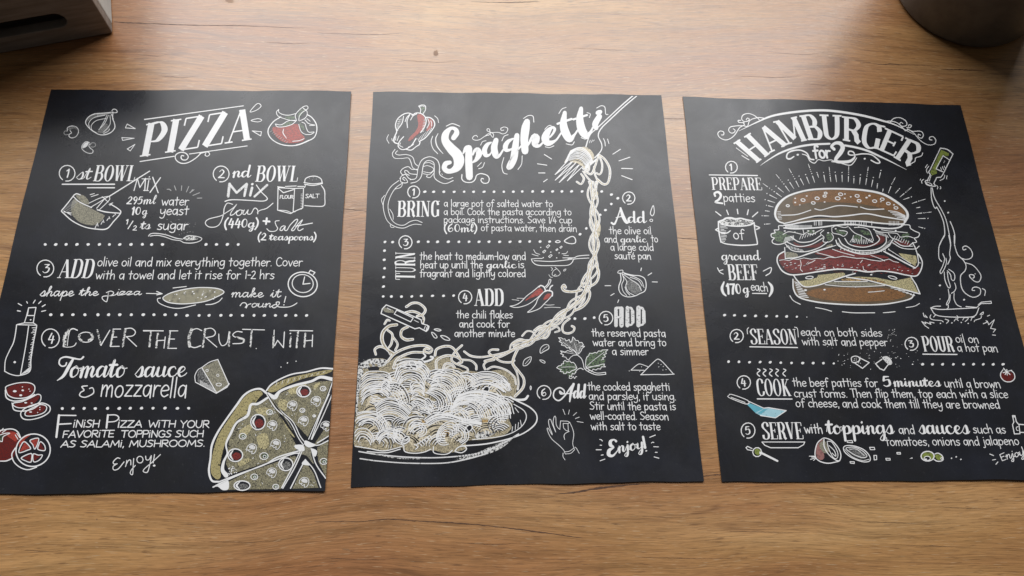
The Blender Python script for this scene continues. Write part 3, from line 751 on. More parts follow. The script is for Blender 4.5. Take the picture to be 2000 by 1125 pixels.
# ---------------------------------------------------------------- PIZZA
S1 = Sheet(make_poster([(101, 176), (687, 180), (636, 958.5), (-93, 967)], lean_fn(0, .235, 660, .065), 3,
    'black chalkboard poster headed PIZZA, leftmost of the three recipe sheets', 0.35))
TA, TB, TC, TD, TE, TF, TG, TH = (100, 180, .15), (390, 180, .15), (80, 310, .1511), (370, 310, .1511), (60, 480, .15), (340, 480, .15), (0, 580, .1511), (280, 620, .19)
TI, TJ, TK = (0, 730, .2133), (200, 720, .2222), (400, 710, .231)

p = S1.g('garlic_drawing', *TA)
p.f('800 262,700 280,560 290,480 335,460 400,500 360,600 330,700 300', 'dust')
p.f('700 400,640 480,600 520,700 530,760 460', 'dust')
p.s('805 258,700 272,560 285,480 330,448 390,470 440,520 490,580 530,640 555,720 550,790 515,828 460,822 400,800 340,805 262', 1.9)
p.s('790 240,815 220,850 232,858 262,820 268,790 262', 1.6)
p.s('700 300,560 330,490 400,500 470|720 340,590 370,525 430,530 490,590 530|745 300,700 400,620 490|765 300,770 400,740 460,680 520|725 300,690 380,640 460|780 280,810 350|760 480,740 510,680 540', 1.3)
p.s('790 265,700 290,600 300', 2.2, 'grey')
p = S1.g('mushroom_drawing', *TA)
p.f('215 490,240 455,300 450,340 490,300 470,250 490', 'dust'); p.s('210 500,215 460,280 440,340 465,355 520,320 580,260 595,230 570,240 545,265 530,245 500', 1.7, 'chalk')
p.s('210 510,180 505,165 530,185 555,225 550', 1.3, 'grey')
p = S1.g('mushroom_drawing', *TA)
p.f('490 650,440 660,405 710,420 730,470 700', 'chalk'); p.s('500 655,450 645,400 700,410 750,470 790,530 795,545 760,510 730,490 700,505 670', 1.6, 'chalk')
p.s('510 690,530 660,570 665,575 700,550 715,515 712', 1.3, 'grey')
p = S1.g('title_ornament', *TA)
p.s('!990 415,1095 475,965 465', 1.7, closed=True); p.s('!920 592,1080 600,930 628', 1.7, closed=True); p.s('!1090 680,990 740,1030 765', 1.7, closed=True)
p.tile(*TB); p.s('750 150,800 180,740 235,655 255', 1.7, closed=True); p.s('670 370,760 345,808 365,760 388', 1.6, closed=True); p.s('!685 505,805 515,795 570', 1.7, closed=True)
p = S1.g('title_lettering', 0, 0, 1)
p.t('B', 'PIZZA', 272, 306.5, 486, 273.5, 64, 12.8, 3.2, slant=.035)
p = S1.g('title_flourish', 0, 0, 1)
p.s('!282.3 233.3,475.5 206.7', 2.2); p.s('!273.5 315.5,340 305.3', 2.2); p.s('!370 300.8,482.7 285', 2.0)
p.tile(*TA); p.s('1950 795,1880 860,1780 918,1690 925,1625 880,1620 820,1680 785,1750 795,1785 840,1760 880,1710 880,1690 850,1700 825,1725 830', 2.3)
p.tile(*TB); p.s('0 800,60 785,110 780,130 810,100 835,70 820,80 795', 1.9)
p = S1.g('tomato_drawing', *TB)
p.f('950 460,1060 450,1200 420,1280 420,1310 520,1370 595,1340 640,1200 665,1080 645,980 560', 'red')
p.f('1100 330,1180 310,1240 320,1220 360,1160 350|1060 430,1150 385,1210 385,1180 420,1100 445|1290 400,1340 420,1370 490,1330 480|1270 300,1330 220,1370 230,1300 330', 'green')
p.s('1055 322,960 385,895 480,900 560,960 630,1060 680,1180 698,1290 685,1400 640,1490 590,1525 500,1515 410,1460 330,1400 292', 2.3)
p.s('1260 370,1245 300,1290 240,1350 190,1400 180,1410 210,1380 230,1345 205|1030 225,1000 260,1020 310,1100 345,1200 370,1260 372|1030 225,1030 260,1080 290,1160 300,1250 280|985 415,1060 425,1150 375,1240 365|985 415,1010 450,1100 450,1200 420,1250 380', 1.6)
p.s('1290 370,1300 310,1340 260,1390 240,1400 290,1370 340,1300 375|1290 420,1320 510,1380 550,1450 548,1490 520,1420 520,1390 470,1370 410,1330 390|1370 360,1420 410,1500 430,1430 435|1395 345,1440 380', 1.6)
p.s('1095 480,1085 530,1130 600', 2, taper=True); p.s('1210 640,1300 630,1360 605', 1.6)
for k in range(9):
    a = k/8; p.s('!%g %g,%g %g' % (915+a*210, 520+a*150-a*a*10, 945+a*200, 500+a*145), .9, 'grey')
p.s('1260 690,1330 670,1420 630', 3, 'chalk')

p = S1.g('step_lettering', *TC)
p.num(338, 188, 102, '1'); p.t('V', 'st', 455, 265, 625, 265, 168, 3.6, 1.4, slant=.1); p.t('B', 'BOWL', 668, 290, 1195, 290, 205, 4.6, 1.5, slant=.05)
p.s('!275 330,950 330', 3); p.s('!600 375,950 375', 2.6)
p.t('K', 'MI', 1195, 412, 1385, 412, 165, 2.3); p.s('!1445 240,1515 440|!1545 245,1410 435', 2.6); p.s('!1305 260,1415 262|!1325 410,1390 412', 1.9)
p.t('V', '295', 1105, 585, 1300, 585, 96, 3, 1.2, slant=.1); p.t('V', 'ml', 1320, 583, 1470, 583, 110, 3.0, 1.1, slant=.1); p.t('H', 'water', 1555, 602, 1905, 602, 112, 2.1)
p.t('V', '10', 1165, 722, 1285, 722, 98, 3.6, 1.5); p.t('V', 'g', 1305, 722, 1365, 722, 100, 2.6, 1.1); p.t('H', 'yeast', 1535, 725, 1905, 725, 118, 2.2)
p.t('V', '1', 1092, 845, 1130, 845, 62, 2.2); p.s('!1190 805,1125 905', 2.1); p.t('V', '2', 1185, 925, 1235, 925, 62, 2.1, 1.4)
p.t('V', 'ts', 1280, 908, 1400, 908, 112, 3.2, 1.2, slant=.1); p.t('H', 'sugar', 1500, 918, 1895, 918, 122, 2.3)
p = S1.g('bowl_and_whisk_drawing', *TC)
p.f('430 520,520 580,640 640,800 720,820 750,740 840,640 860,500 820,400 720,390 620', 'cream'); p.f('450 470,540 470,600 520,620 590,520 560', 'cream')
p.s('430 465,350 570,265 672', 2.4); p.s('265 680,400 800,560 880,720 910,850 905,940 810,1030 700,1000 650,905 590', 2.5)
p.s('420 490,500 560,655 632|728 660,850 690,1030 705|430 470,460 452,510 468', 2.4)
p.s('!1405 160,885 485', 2.6)
p.s('880 485,890 520,850 570,760 655|880 485,760 510,620 575|870 490,740 570,655 620|830 510,720 640|790 490,870 560', 1.7)
p.s('!635 465,690 450|!650 490,740 462|!880 590,930 570|!890 605,915 575', 1.6)
for k in range(9): p.s('!%g %g,%g %g' % (300+k*13, 650-k*13, 370+k*13, 690-k*18), 1.0, 'grey')
for k in range(3): p.s('!%g %g,%g %g' % (290+k*5, 670+k*10, 390, 730-k*16), 1.3)
for k in range(8): p.s('!%g %g,%g %g' % (700+k*38, 895-k*24, 690+k*38-(k % 2)*30+30, 850-k*20), 1.6)
p = S1.g('steam_rays', *TC)
p.s('1630 395,1660 395,1680 412', 2, 'grey'); p.s('!1725 350,1745 405|!1820 350,1815 410|!1910 360,1880 430|!1960 400,1930 440', 1.7, 'grey')
p.tile(*TD); p.s('!5 440,60 400|!45 475,130 440|!100 510,160 508', 1.7, 'grey')
p = S1.g('sugar_spoon_drawing', *TC)
p.f('1840 1030,1900 995,1980 1000,2040 1030,1980 1050,1880 1055', 'rough')
p.s('1390 1000,1420 970,1500 965,1620 985,1740 1025,1830 1040|1410 1000,1500 990,1600 1010,1700 1045,1800 1060,1850 1085,1950 1090,2040 1070,2080 1035,2040 1010,1970 998,1900 996,1840 1030', 1.7)
for k in range(38): p.dots([(random.uniform(1600, 2000), random.uniform(760, 985))], random.uniform(.4, .9), 'grey')
p = S1.g('dotted_line', *TC); p.dots([(x, 1108) for x in (55, 190, 325, 465, 610, 755, 885, 1020, 1165, 1310, 1430, 1570)], 3.3)
p.tile(*TD); p.dots([(x, 1108) for x in (215, 350, 490, 630)], 3.3)
p = S1.g('step_lettering', *TD)
p.num(410, 197, 103, '2'); p.t('V', 'nd', 555, 238, 775, 238, 150, 4.2, 1.6, slant=.05); p.t('B', 'BOWL', 845, 296, 1385, 296, 205, 4.6, 1.5, slant=.06)
p.s('!500 485,520 325', 5.2, 'chalk'); p.s('!520 330,610 440,740 325', 4.6, 'chalk'); p.s('!740 330,710 480', 5.2, 'chalk'); p.s('!810 375,785 475', 5, 'chalk'); p.dots([(812, 328)], 2.8)
p.s('!1005 340,840 490', 4.4, 'chalk'); p.s('865 340,930 430,1000 500,1000 530,945 548,800 540,600 530,510 535,460 552', 2.3)
p.s('560 590,490 575,450 640,440 720,400 830,340 880,250 880,205 830,250 780,400 740,470 700,560 640,610 590,590 620,540 690,530 730,570 720,620 670|650 660,605 700,625 735,665 720,680 675,655 660,700 672|710 662,690 710,720 718,760 660,750 710,795 712,840 640,880 660,885 715,880 690,920 665,1000 640,1080 575', 1.9)
p.t('V', '(440g)', 445, 888, 885, 888, 112, 3.6, 1.5, slant=.04); p.s('!1000 770,990 845|!955 805,1035 812', 4)
p.s('1160 800,1110 810,1120 860,1140 900,1110 935,1040 938,1000 905', 1.9)
p.s('1225 865,1190 880,1170 920,1200 925,1240 870,1230 920,1260 925,1300 860,1370 790,1400 790,1370 850,1320 920,1350 925,1400 850,1460 790,1440 830,1400 900,1420 930,1470 905|!1375 872,1590 832', 2)
p.t('V', '(2 teaspoons)', 880, 1052, 1635, 1052, 92, 3.2, 1.2, slant=.04)
p = S1.g('flour_bag_drawing', *TD)
p.s('!1145 375,1140 665,1310 710,1350 685,1465 635,1475 380,1360 385,1145 375|!1360 385,1340 690|!1150 385,1215 440,1345 400|!1140 362,1230 372|!1240 358,1380 352|!1400 358,1480 358', 2.0)
p.s('1160 665,1250 672,1320 700|1360 690,1400 660,1450 650', 1.5); p.t('K', 'FLOUR', 1168, 515, 1340, 515, 42, 1.5)
for k in range(9): p.s('!1440 %g,1462 %g' % (460+k*20, 455+k*20), .9)
p = S1.g('salt_jar_drawing', *TD)
p.s('1490 310,1500 260,1560 230,1640 228,1700 260,1715 305|1480 308,1600 325,1718 312|1488 330,1600 345,1720 322|1705 345,1745 410,1750 500,1740 605,1620 615,1490 605|!1500 345,1488 372', 2.0)
p.t('K', 'SALT', 1497, 508, 1675, 505, 50, 1.5); p.dots([(1550, 255), (1600, 245), (1640, 262), (1590, 275)], .8, 'grey')
p = S1.g('step_lettering', *TE)
p.num(190, 296, 110, '3'); p.t('B', 'ADD', 345, 420, 790, 420, 245, 5.0, 1.6, slant=.04)
p.t('H', 'olive oil and mix everything together. Cover', 189.5, 519.7, 590.5, 519.7, 17, 2.0, absd=True)
p.t('H', 'with a towel and let it rise for 1-2 hrs', 186, 545, 535.7, 544.5, 17, 2.0, absd=True)
p.t('V', 'shape', 120, 655, 545, 655, 125, 2.1, 2.1, slant=.12); p.t('V', 'the', 630, 648, 865, 648, 105, 2.2, 2.1, slant=.12)
p.s('985 610,1040 590,1080 610,1060 640,1010 650,1015 600,1000 690,985 730,940 700,930 670,960 655,1050 650,1110 635,1140 600,1130 640,1165 640', 1.9)
p.t('V', 'zza', 1150, 640, 1425, 640, 90, 1.9, 1.9, slant=.2)
p.dots([(1150, 570)], 1.1); p.s('!1505 620,1705 625|!1640 595,1712 625,1640 640', 2.0)
p.tile(*TF); p.t('V', 'make', 745, 668, 1150, 670, 118, 2.0, 2.0, slant=.1); p.t('V', 'it', 1255, 670, 1375, 670, 118, 2.0, 2.0, slant=.1)
p.s('860 780,890 745,930 745,945 775,925 805|!1455 660,1435 738', 1.9); p.dots([(1430, 770)], 1.4)
p.t('V', 'oun', 1000, 800, 1260, 800, 100, 1.8, 1.8, slant=.15)
p.s('940 810,960 770,1000 755|1340 760,1290 775,1280 800,1310 808,1360 770,1370 735,1330 738,1350 790,1420 800,1500 795,1560 772,1600 745', 1.9)
p = S1.g('dough_drawing', 0, 0, 1)
O = '318 582,327 575,340 570,364 564.5,392.5 561.5,424 563.5,437.5 570.5,424 579.5,400 588.8,364 593.3,340 592.5,325 589'
p.f(O, 'dough'); p.s(O, 2.1, closed=True); p.s('313.5 582,307.5 584,311 592,330 600,352 602,382 595.5|402 595,415 594,427 589,434 582|338 562.5,364 559.5', 1.9)
for k in range(22): p.dots([(random.uniform(330, 425), random.uniform(568, 588))], random.uniform(.6, 1.7))
p = S1.g('clock_drawing', *TF)
p.e(1675, 503, 190, 160, w=2.6, rot=.1); p.e(1675, 492, 138, 118, w=2.0, rot=.1); p.s('!1700 405,1678 500,1770 490|!1755 350,1775 318,1835 348,1812 374', 2.2)
p = S1.g('dotted_line', *TE); p.dots([(x, 898) for x in (260, 405, 550, 705, 875, 1015, 1160, 1310, 1465, 1605, 1750, 1890)], 3.4)
p.tile(*TF); p.dots([(x, 907) for x in (170, 325, 455, 610, 740, 890, 1040, 1175, 1320, 1455, 1585, 1725)], 3.3)
p = S1.g('bottle_drawing', *TG)
p.s('!235 85,280 110|!345 60,355 80|!455 40,430 80|!530 55,500 85|!585 100,545 125|!590 175,538 187|!225 178,262 184', 2.2)
p.s('!370 140,465 135,445 240,345 240,370 140|!345 240,315 335|!445 240,430 335|!225 355,315 335,430 335,475 365,225 358', 2.0)
p.f('!360 160,375 145,360 235,345 235', 'white')
p.s('215 360,195 500,170 600,120 700,70 820,60 960|60 960,140 1000,250 1015,385 960,400 800,430 600,455 480,475 375|370 375,335 620,265 1005', 2.1)
p.f('!250 1015,385 960,390 900,330 950', 'chalk')
for k in range(26):
    a = k/25; x = 470-a*85; y = 390+a*540; p.s('!%g %g,%g %g' % (x, y, x-random.uniform(20, 60)*(1 if k < 5 else .7), y+10), 1.4)
p.dots([(190, 842)], 2.6); p.dots([(395, 295)], 1.6)
p = S1.g('step_lettering', *TG)
p.num(652, 535, 115, '4', ry=122)
p.s('1000 430,940 410,870 450', 2.6); p.s('890 425,840 520,830 630', 7, 'rough'); p.s('870 450,835 540,825 635,900 648,960 630,985 595|900 440,880 540,870 630', 1.7)
p.e(1110, 520, 98, 66, w=2); p.s('1030 490,1020 530,1060 570', 4.5, 'rough'); p.s('1180 480,1200 520,1150 560', 4.5, 'rough')
p.s('!1258 430,1305 625', 4, 'rough'); p.s('!1305 625,1420 430', 2.2)
def hcap(p, st, th, r=4.2):
    if th:
        for q in th.split('|'): p.s(q, r, 'rough'); p.s(q, .8)
    if st: p.s(st, 2.1)
hcap(p, '!1460 415,1560 415|!1460 520,1510 518|!1425 640,1540 638|1620 410,1700 405,1750 450,1720 500,1630 515|!1630 510,1765 638', '!1470 420,1430 635|!1620 415,1585 638')
p.s('!1855 440,2000 438', 2.0)
p.tile(*TH)
hcap(p, '!0 135,205 138|!225 200,212 315|!140 238,215 235|!270 138,355 138|!270 222,320 222|!250 318,340 318', '!78 140,62 298|!150 165,132 310|!275 140,255 315', 3.8)
p.s('500 120,470 200,475 295', 6.5, 'rough'); hcap(p, '600 135,550 115,500 130|480 298,530 310,590 290|630 120,700 112,740 150,720 190,640 208|!640 205,755 305', '!635 120,612 302')
hcap(p, '775 170,780 240,810 290,860 260,880 160|1015 150,960 145,920 175,940 200,1010 215,1040 240,1010 265,920 270', '!885 150,878 292'); p.s('960 205,1030 225,1030 250', 4, 'rough')
hcap(p, '!1020 122,1245 128|!1345 130,1335 310|!1350 290,1380 235,1440 310,1450 150|!1505 135,1740 138|!1740 180,1735 300|!1665 240,1735 235', '!1115 130,1100 300|!1340 190,1335 310|!1515 200,1508 300|!1590 140,1575 308|!1665 165,1655 300', 3.8)
p.dots([(1512, 165)], 1.6)
p = S1.g('step_lettering', *TG)
p.s('860 850,845 885,800 895,765 860,780 800,850 775,960 795,1040 805,1078 775', 3.4)
p.s('950 795,890 900,820 1020,740 1080', ws=[4, 6.5, 5.5, 1.6])
p.t('V', 'omato', 890, 1035, 1600, 1035, 265, 5.6, 2.0, slant=.05)
p.t('V', 'sauce', 263.5, 736.4, 361, 735, 37, 5.2, 1.9, slant=.05, absd=True)
p.tile(*TI); p.s('800 110,750 118,770 150,740 170,730 200,780 215,850 183,858 150,845 128,820 135', 2.4)
p.t('H', 'mozzarella', 195.5, 774.8, 364, 775.3, 37, 3.0, absd=True)
p = S1.g('cheese_wedge_drawing', *TH)
p.f('!600 515,765 435,875 690,750 775', 'cream'); p.f('!555 570,600 520,740 765,560 670', 'dust')
p.s('600 515,680 460,765 432', 1.8); p.s('!765 432,880 690|!880 690,750 780,535 665|!600 515,750 770', 1.9); p.s('535 665,530 600,560 540,600 515', 1.7)
p.e(655, 545, 13, w=1.3); p.e(775, 690, 28, 15, w=1.5); p.e(765, 595, 12, w=1.2); p.s('!880 680,860 715,750 778', 3)
for k in range(14): p.s('!%g %g,%g %g' % (590+k*11, 690+k*6, 585+k*11, 655+k*6-random.uniform(0, 20)), .9)
p = S1.g('dotted_line', *TI); p.dots([(x, 318) for x in (570, 668, 770, 872, 985, 1090)], 3.3)
p.tile(*TJ); p.dots([(x, 348) for x in (150, 245, 343, 445, 550, 660, 758)], 3.3); p.dots([(45, 348)], 3.1)
p = S1.g('step_lettering', *TI)
p.s('!540 380,516 580', 4.2); p.s('!535 380,695 382|!540 462,652 456', 3); p.t('K', 'iNiSH', 665, 490, 905, 490, 66, 2.3)
p.s('!988 378,975 495', 3.6); p.s('985 378,1060 378,1088 405,1055 435,985 442', 2.5)
p.tile(*TJ); p.t('K', 'IZZA', 130, 517, 345, 515, 60, 2.3); p.t('K', 'WiTH', 400, 515, 640, 515, 60, 2.2); p.t('K', 'YOUR', 680, 519, 935, 519, 62, 2.2)
p.t('K', 'FAVORiTE', 121.6, 854.8, 221.5, 853.3, 13.2, 2.2, absd=True); p.t('K', 'TOPPiNGS', 160, 604, 602, 603, 60, 2.2); p.t('K', 'SUCH', 640, 602, 885, 600, 58, 2.2)
p.t('K', 'AS SALAMi, MUSHROOMS.', 118.4, 873.5, 399.5, 872, 12.8, 2.2, absd=True)
p.s('155 790,130 785,95 820,105 840,130 835,95 860,100 890,140 880,190 820', 2.0)
p.s('203 862,210 838,214 806|210 838,230 806,248 806,250 846|275 790,270 860,265 930,245 920,255 890,290 850', 1.9)
p.e(330, 800, 28, 30, w=1.9); p.s('380 770,385 800,410 800,430 765,415 850,395 910,360 905,370 880,440 820,510 755|!458 755,446 830', 2.0); p.dots([(455, 852)], 2.4)
p = S1.g('salami_slices_drawing', *TI)
p.f('70 130,160 95,260 90,305 120,300 170,240 208,120 215,70 190', 'dred'); p.f('140 275,210 262,300 220,350 195,360 220,300 280,220 305,140 300', 'dred'); p.f('240 345,310 310,370 288,415 300,400 340,330 370,250 378', 'dred')
p.s('55 150,60 115,160 85,260 82,315 110,310 170,250 215,150 225,80 200', 2.3, closed=True); p.s('48 150,60 220,130 250,230 235,318 190', 2.6)
p.s('125 268,200 255,290 215,345 188,375 205,360 260,280 300,180 312,125 292', 2.2, closed=True); p.s('110 268,130 330,210 342,300 322,375 270', 2.4)
p.s('235 350,300 310,370 282,425 300,410 350,330 382,240 385', 2.2, closed=True); p.s('190 360,240 310,340 275,400 270,455 300,450 350,380 395,280 420,210 410', 2.4, closed=True)
p.e(135, 160, 18, 10); p.e(208, 152, 12, 8); p.e(190, 197, 14, 9); p.e(235, 265, 14, 7); p.e(290, 268, 10, 5); p.e(280, 350, 14, 6); p.dots([(265, 140), (275, 160), (365, 308), (365, 328), (345, 355), (205, 120)], 1.2)
p = S1.g('tomatoes_drawing', *TI)
p.f('-60 540,20 520,100 520,170 550,190 610,150 680,120 770,50 795,-60 790', 'dred'); p.f('60 560,110 530,165 560,150 620,110 600', 'red'); p.f('-30 570,30 560,15 620,-30 640', 'green')
p.s('0 520,100 505,160 530,195 600|0 800,60 797,115 772', 2.4); p.s('0 560,50 545,90 545,30 575,20 620,0 615|20 540,60 510|0 530,30 500|140 560,165 600|155 545,180 585', 1.8)
p.e(303, 700, 158, 150, 'black', layer=1); p.f('!280 612,350 592,325 680|!225 625,275 680,180 715', 'red', 2); p.f('!370 622,408 700,348 690|!205 770,285 732,288 805|!307 737,382 745,312 800', 'dred', 2); p.f('180 620,230 570,280 560,230 600,180 680', 'red', 2)
p.e(303, 700, 158, 148, w=2.8, layer=2, rot=-.3); p.s('140 680,108 740,130 810,190 860,260 878,335 855', 2.4, layer=2)
for q in ('275 610,350 590,345 640,318 690,300 650', '225 622,280 680,250 700,175 722,190 660', '372 622,408 655,410 702,348 692,355 650', '195 770,285 730,290 780,280 810,240 800', '305 735,350 745,388 745,360 790,308 805'):
    p.s(q, 2.2, closed=True, layer=2)
p = S1.g('pizza_drawing', *TK); p.wk = .84
p.f('!530 290,400 370,290 500,210 620,180 850,225 935,450 860,700 775,790 720,700 560,600 400', 'pizza'); p.f('!560 280,640 250,780 190,980 150,1070 150,1000 350,870 620,740 480,640 380', 'pizza')
p.f('!200 1000,360 920,560 850,760 780,780 800,700 950,640 1060,180 1068,190 1010|!920 690,1050 500,1062 560,1050 610,960 680|!950 710,1045 650,1030 960,960 830|!850 830,920 930,960 1050,740 1058', 'pizza')
p.f('470 230,400 240,330 290,230 430,120 600,70 750,50 900,75 960,110 980,135 955,130 850,170 680,220 560,280 470,370 420,450 300,490 260', 'mustard')
p.f('530 230,570 190,650 145,760 110,1000 60,1080 60,1000 95,860 120,700 180,590 240', 'mustard'); p.f('840 700,890 690,900 780,920 850,860 780,800 760', 'cream')
for q in ('430 390,520 370,560 420,480 440', '300 560,420 500,360 600,300 620', '440 620,520 590,540 700,470 720', '280 830,360 800,390 820,300 870', '700 230,800 170,860 180,760 260', '640 300,700 320,680 400,620 360', '920 190,960 160,980 170,930 220', '560 300,620 420,760 620,700 560'):
    p.f(q, 'yellow', 1)
p.s('520 250,470 215,400 225,330 270,270 350,190 460,110 580,60 690,48 800,35 910,60 990,120 1000', 4.6, layer=2); p.s('520 230,560 180,640 130,740 90,860 70,980 40,1090 45', 3.8, layer=2)
p.s('530 290,450 340,390 350,360 440,270 500,220 590,180 680,190 760,160 830,150 900,180 945', ws=[5, 6, 6, 7, 5, 6, 4.5, 4, 6, 9, 12], layer=2)
p.s('535 250,590 285,640 232,760 185,900 150,980 115,1085 135', ws=[4, 11, 6, 6, 6, 7, 9], layer=2)
p.s('525 262,600 380,720 492,790 625,835 690', 2.6, layer=2); p.s('545 262,640 395,745 492,805 612,850 670', 2.6, layer=2); p.s('570 300,640 400,740 560', 2.5, 'cream', layer=2)
p.s('120 1000,300 930,500 858,620 790,825 730', 3.4, layer=2); p.s('70 1045,190 985,360 912,560 832,740 765,800 758', 3.4, layer=2); p.f('70 1040,190 985,200 1060,150 1070,110 1040', 'white', 1)
p.s('1085 140,1040 270,960 450,878 640|1050 260,980 420,900 640', 2.6, layer=2); p.s('1090 232,1000 440,905 640', 2.6, layer=2)
p.s('1052 612,950 672|1048 650,960 690,900 682', 3, layer=2); p.s('825 735,760 880,660 1055|810 735,750 860,650 1050', 3, layer=2); p.s('850 812,790 925,725 1055|850 812,925 905,980 1048', 3, layer=2); p.s('900 720,940 850,1022 970', 3.2, layer=2)
p.f('760 690,830 690,840 740,770 720', 'white', 2); p.f('850 650,900 670,940 690,880 710,840 680', 'white', 2); p.f('900 720,950 740,930 790', 'white', 2); p.f('820 850,850 815,890 860', 'white', 2)
for x, y, a, b in ((835, 235, 58, 48), (450, 495, 62, 64), (258, 775, 63, 54), (685, 852, 60, 54), (315, 1032, 68, 40)):
    p.e(x, y, a, b, 'black', layer=2); p.e(x+a*.15, y+b*.15, a*.6, b*.58, 'patty' if y < 800 else 'dust', layer=3); p.e(x, y, a, b, w=2.6, layer=3)
    p.s('%g %g,%g %g,%g %g' % (x-a*.3, y-b*.75, x-a*.68, y, x-a*.3, y+b*.75), ws=[2, 5, 2], layer=3)
    for k in range(7): p.dots([(x+random.uniform(-.1, .6)*a, y+random.uniform(-.4, .6)*b)], random.uniform(.9, 1.7))
PZ = [parse(q) for q in ('530 300,400 370,290 500,210 620,190 840,230 920,450 850,690 775,770 720,700 560,600 400', '580 290,640 255,780 195,980 155,1060 155,1000 350,870 600,740 480,640 380', '220 1010,360 930,560 860,740 785,760 800,690 950,640 1050,190 1060', '940 700,1040 640,1030 940,960 830', '850 850,910 930,950 1045,750 1050')]
def in_poly(P, x, y):
    c = False; j = len(P)-1
    for i in range(len(P)):
        if (P[i][1] > y) != (P[j][1] > y) and x < (P[j][0]-P[i][0])*(y-P[i][1])/(P[j][1]-P[i][1])+P[i][0]: c = not c
        j = i
    return c
n_ = 0
while n_ < 620:
    x, y = random.uniform(180, 1060), random.uniform(150, 1060)
    q = [k for k, P in enumerate(PZ) if in_poly(P, x, y)]
    if not q: continue
    n_ += 1; g = math.sin(x*.021+1.3)*math.sin(y*.024+x*.008)
    a = random.gauss(.9 if q[0] == 0 else 2.3, .5); L = random.uniform(6, 15)
    mm = random.choice(('yellow', 'yellow', 'cream', 'white')) if g > .05 else random.choice(('black', 'black', 'cream', 'dust'))
    p.i.ribbon([p.P(x, y), p.P(x+L*math.cos(a), y-L*math.sin(a))], [random.uniform(.9, 1.7), .6], mm, False, 1)
def mush(p, x, y, r=44, m='chalk'):
    p.f('%g %g,%g %g,%g %g,%g %g,%g %g' % (x-r*.6, y-r*.4, x, y-r*.8, x+r*.7, y-r*.4, x+r*.5, y+r*.1, x-r*.2, y), m, 2)
    p.s(','.join('%g %g' % (x+r*a, y+r*b) for a, b in ((-.2, .1), (-.9, .2), (-.8, -.5), (-.1, -.95), (.7, -.75), (.9, 0), (.5, .8), (0, .9), (.1, .4), (-.3, .6), (-.6, .3))), 1.7, closed=True, layer=3)
for x, y in ((740, 358), (940, 320), (835, 487), (570, 525), (600, 685), (397, 722), (565, 925), (1022, 530), (840, 1005)): mush(p, x, y)
for x, y, r, g in ((1000, 212, 24, 0), (825, 396, 22, 0), (925, 443, 12, 0), (548, 412, 26, 1), (320, 615, 30, 1), (500, 783, 36, 1), (418, 958, 30, 1), (1005, 828, 32, 1), (600, 1042, 26, 1)):
    if g: p.e(x+r*.2, y, r*.75, r*.6, 'green', layer=2)
    p.e(x, y, r, r*.82, w=1.8, layer=3); p.e(x+r*.15, y+r*.1, r*.35, w=1.3, layer=3)
for k in range(26): p.dots([(random.choice(((210, 900), (470, 340), (240, 880), (850, 560), (880, 900), (1040, 470), (200, 1020)))[0]+random.uniform(-35, 45), 0)][:0] or [(random.uniform(200, 270), random.uniform(870, 940))], random.uniform(.8, 1.7))
for k in range(40):
    x, y = random.uniform(60, 470), 0; a = random.random(); x = 460-a*400+60*a*a; y = 240+a*620
    p.s('!%g %g,%g %g' % (x-10, y, x+14, y+6), 1.0, 'black', layer=2)
for k in range(18): p.s('!%g %g,%g %g' % (600+k*25, 190-k*7, 612+k*25, 150-k*5), 1.0, 'black' if k % 2 else 'white', layer=2)
p = S1.g('crumbs', *TH); p.dots([(1480, 470), (1482, 464), (1415, 510), (1570, 450), (1160, 320)], 1.2)
S1.end()

# ---------------------------------------------------------------- SPAGHETTI
S2 = Sheet(make_poster([(729, 180), (1291, 187), (1374, 940), (685, 952)], lean_fn(707, .057, 1332, -.11), 5,
    'black chalkboard poster headed Spaghetti, lying between the other two recipe sheets', 0.35))
TL, TM, TN, TO, TQ, TR, TS, TU, TV, TW = (740, 180, .1511), (1000, 180, .1777), (730, 280, .1689), (1000, 360, .16), (730, 450, .15), (1000, 450, .16), (700, 570, .17), (1020, 560, .1778), (680, 660, .2311), (1020, 730, .17)
p = S2.g('bell_pepper_drawing', *TL)
p.f('500 290,560 290,595 350,590 440,540 510,470 570,420 620,380 630,400 580,470 510,510 430,500 350', 'red'); p.f('630 340,690 360,700 430,650 490,610 500,640 430', 'red')
p.f('240 400,280 340,310 320,290 420,240 480', 'dust'); p.f('545 190,590 190,590 240,560 270', 'green')
p.s('435 290,380 270,310 290,240 350,215 430,230 510,210 560,190 610,200 650,250 668', 2.3); p.s('320 310,300 400,240 490,205 580,200 640,240 665', 1.8)
p.s('430 300,480 270,540 275,590 310,612 370,590 450,540 522', 2.3); p.s('400 290,365 370,370 460|340 380,360 330,400 285|410 360,440 310,490 280', 1.8)
p.s('600 325,660 330,710 370,720 430,680 500,600 590,520 640', 2.4); p.s('320 575,265 640,250 700,290 740,350 735,420 690,480 600', 2.3); p.s('350 740,420 748,480 705,520 680,532 645', 2.2)
p.s('280 655,270 690,310 712|380 710,430 690,450 670|260 565,235 630|220 570,215 620|165 600,175 630|630 340,650 400,620 465|672 370,682 400,680 440', 1.5)
p.s('515 180,560 165,600 178,602 230,572 278|515 180,540 220,535 270', 2.0); p.s('525 190,560 178,590 190', 1.2)
for k in range(11): p.s('!%g %g,%g %g' % (520+k*17, 640-k*15, 505+k*17, 600-k*14), 1.1)
for k in range(9): p.s('!%g %g,%g %g' % (605-k*3, 350+k*20, 585-k*4, 350+k*20), .9)
for k in range(7): p.s('!%g %g,%g %g' % (225+k*4, 500-k*24, 250+k*5, 495-k*24), .9)
p.s('125 548,103 605,130 660|720 305,758 340,772 395', 1.4); 
p = S2.g('title_lettering', *TL); p.wk = 1.14
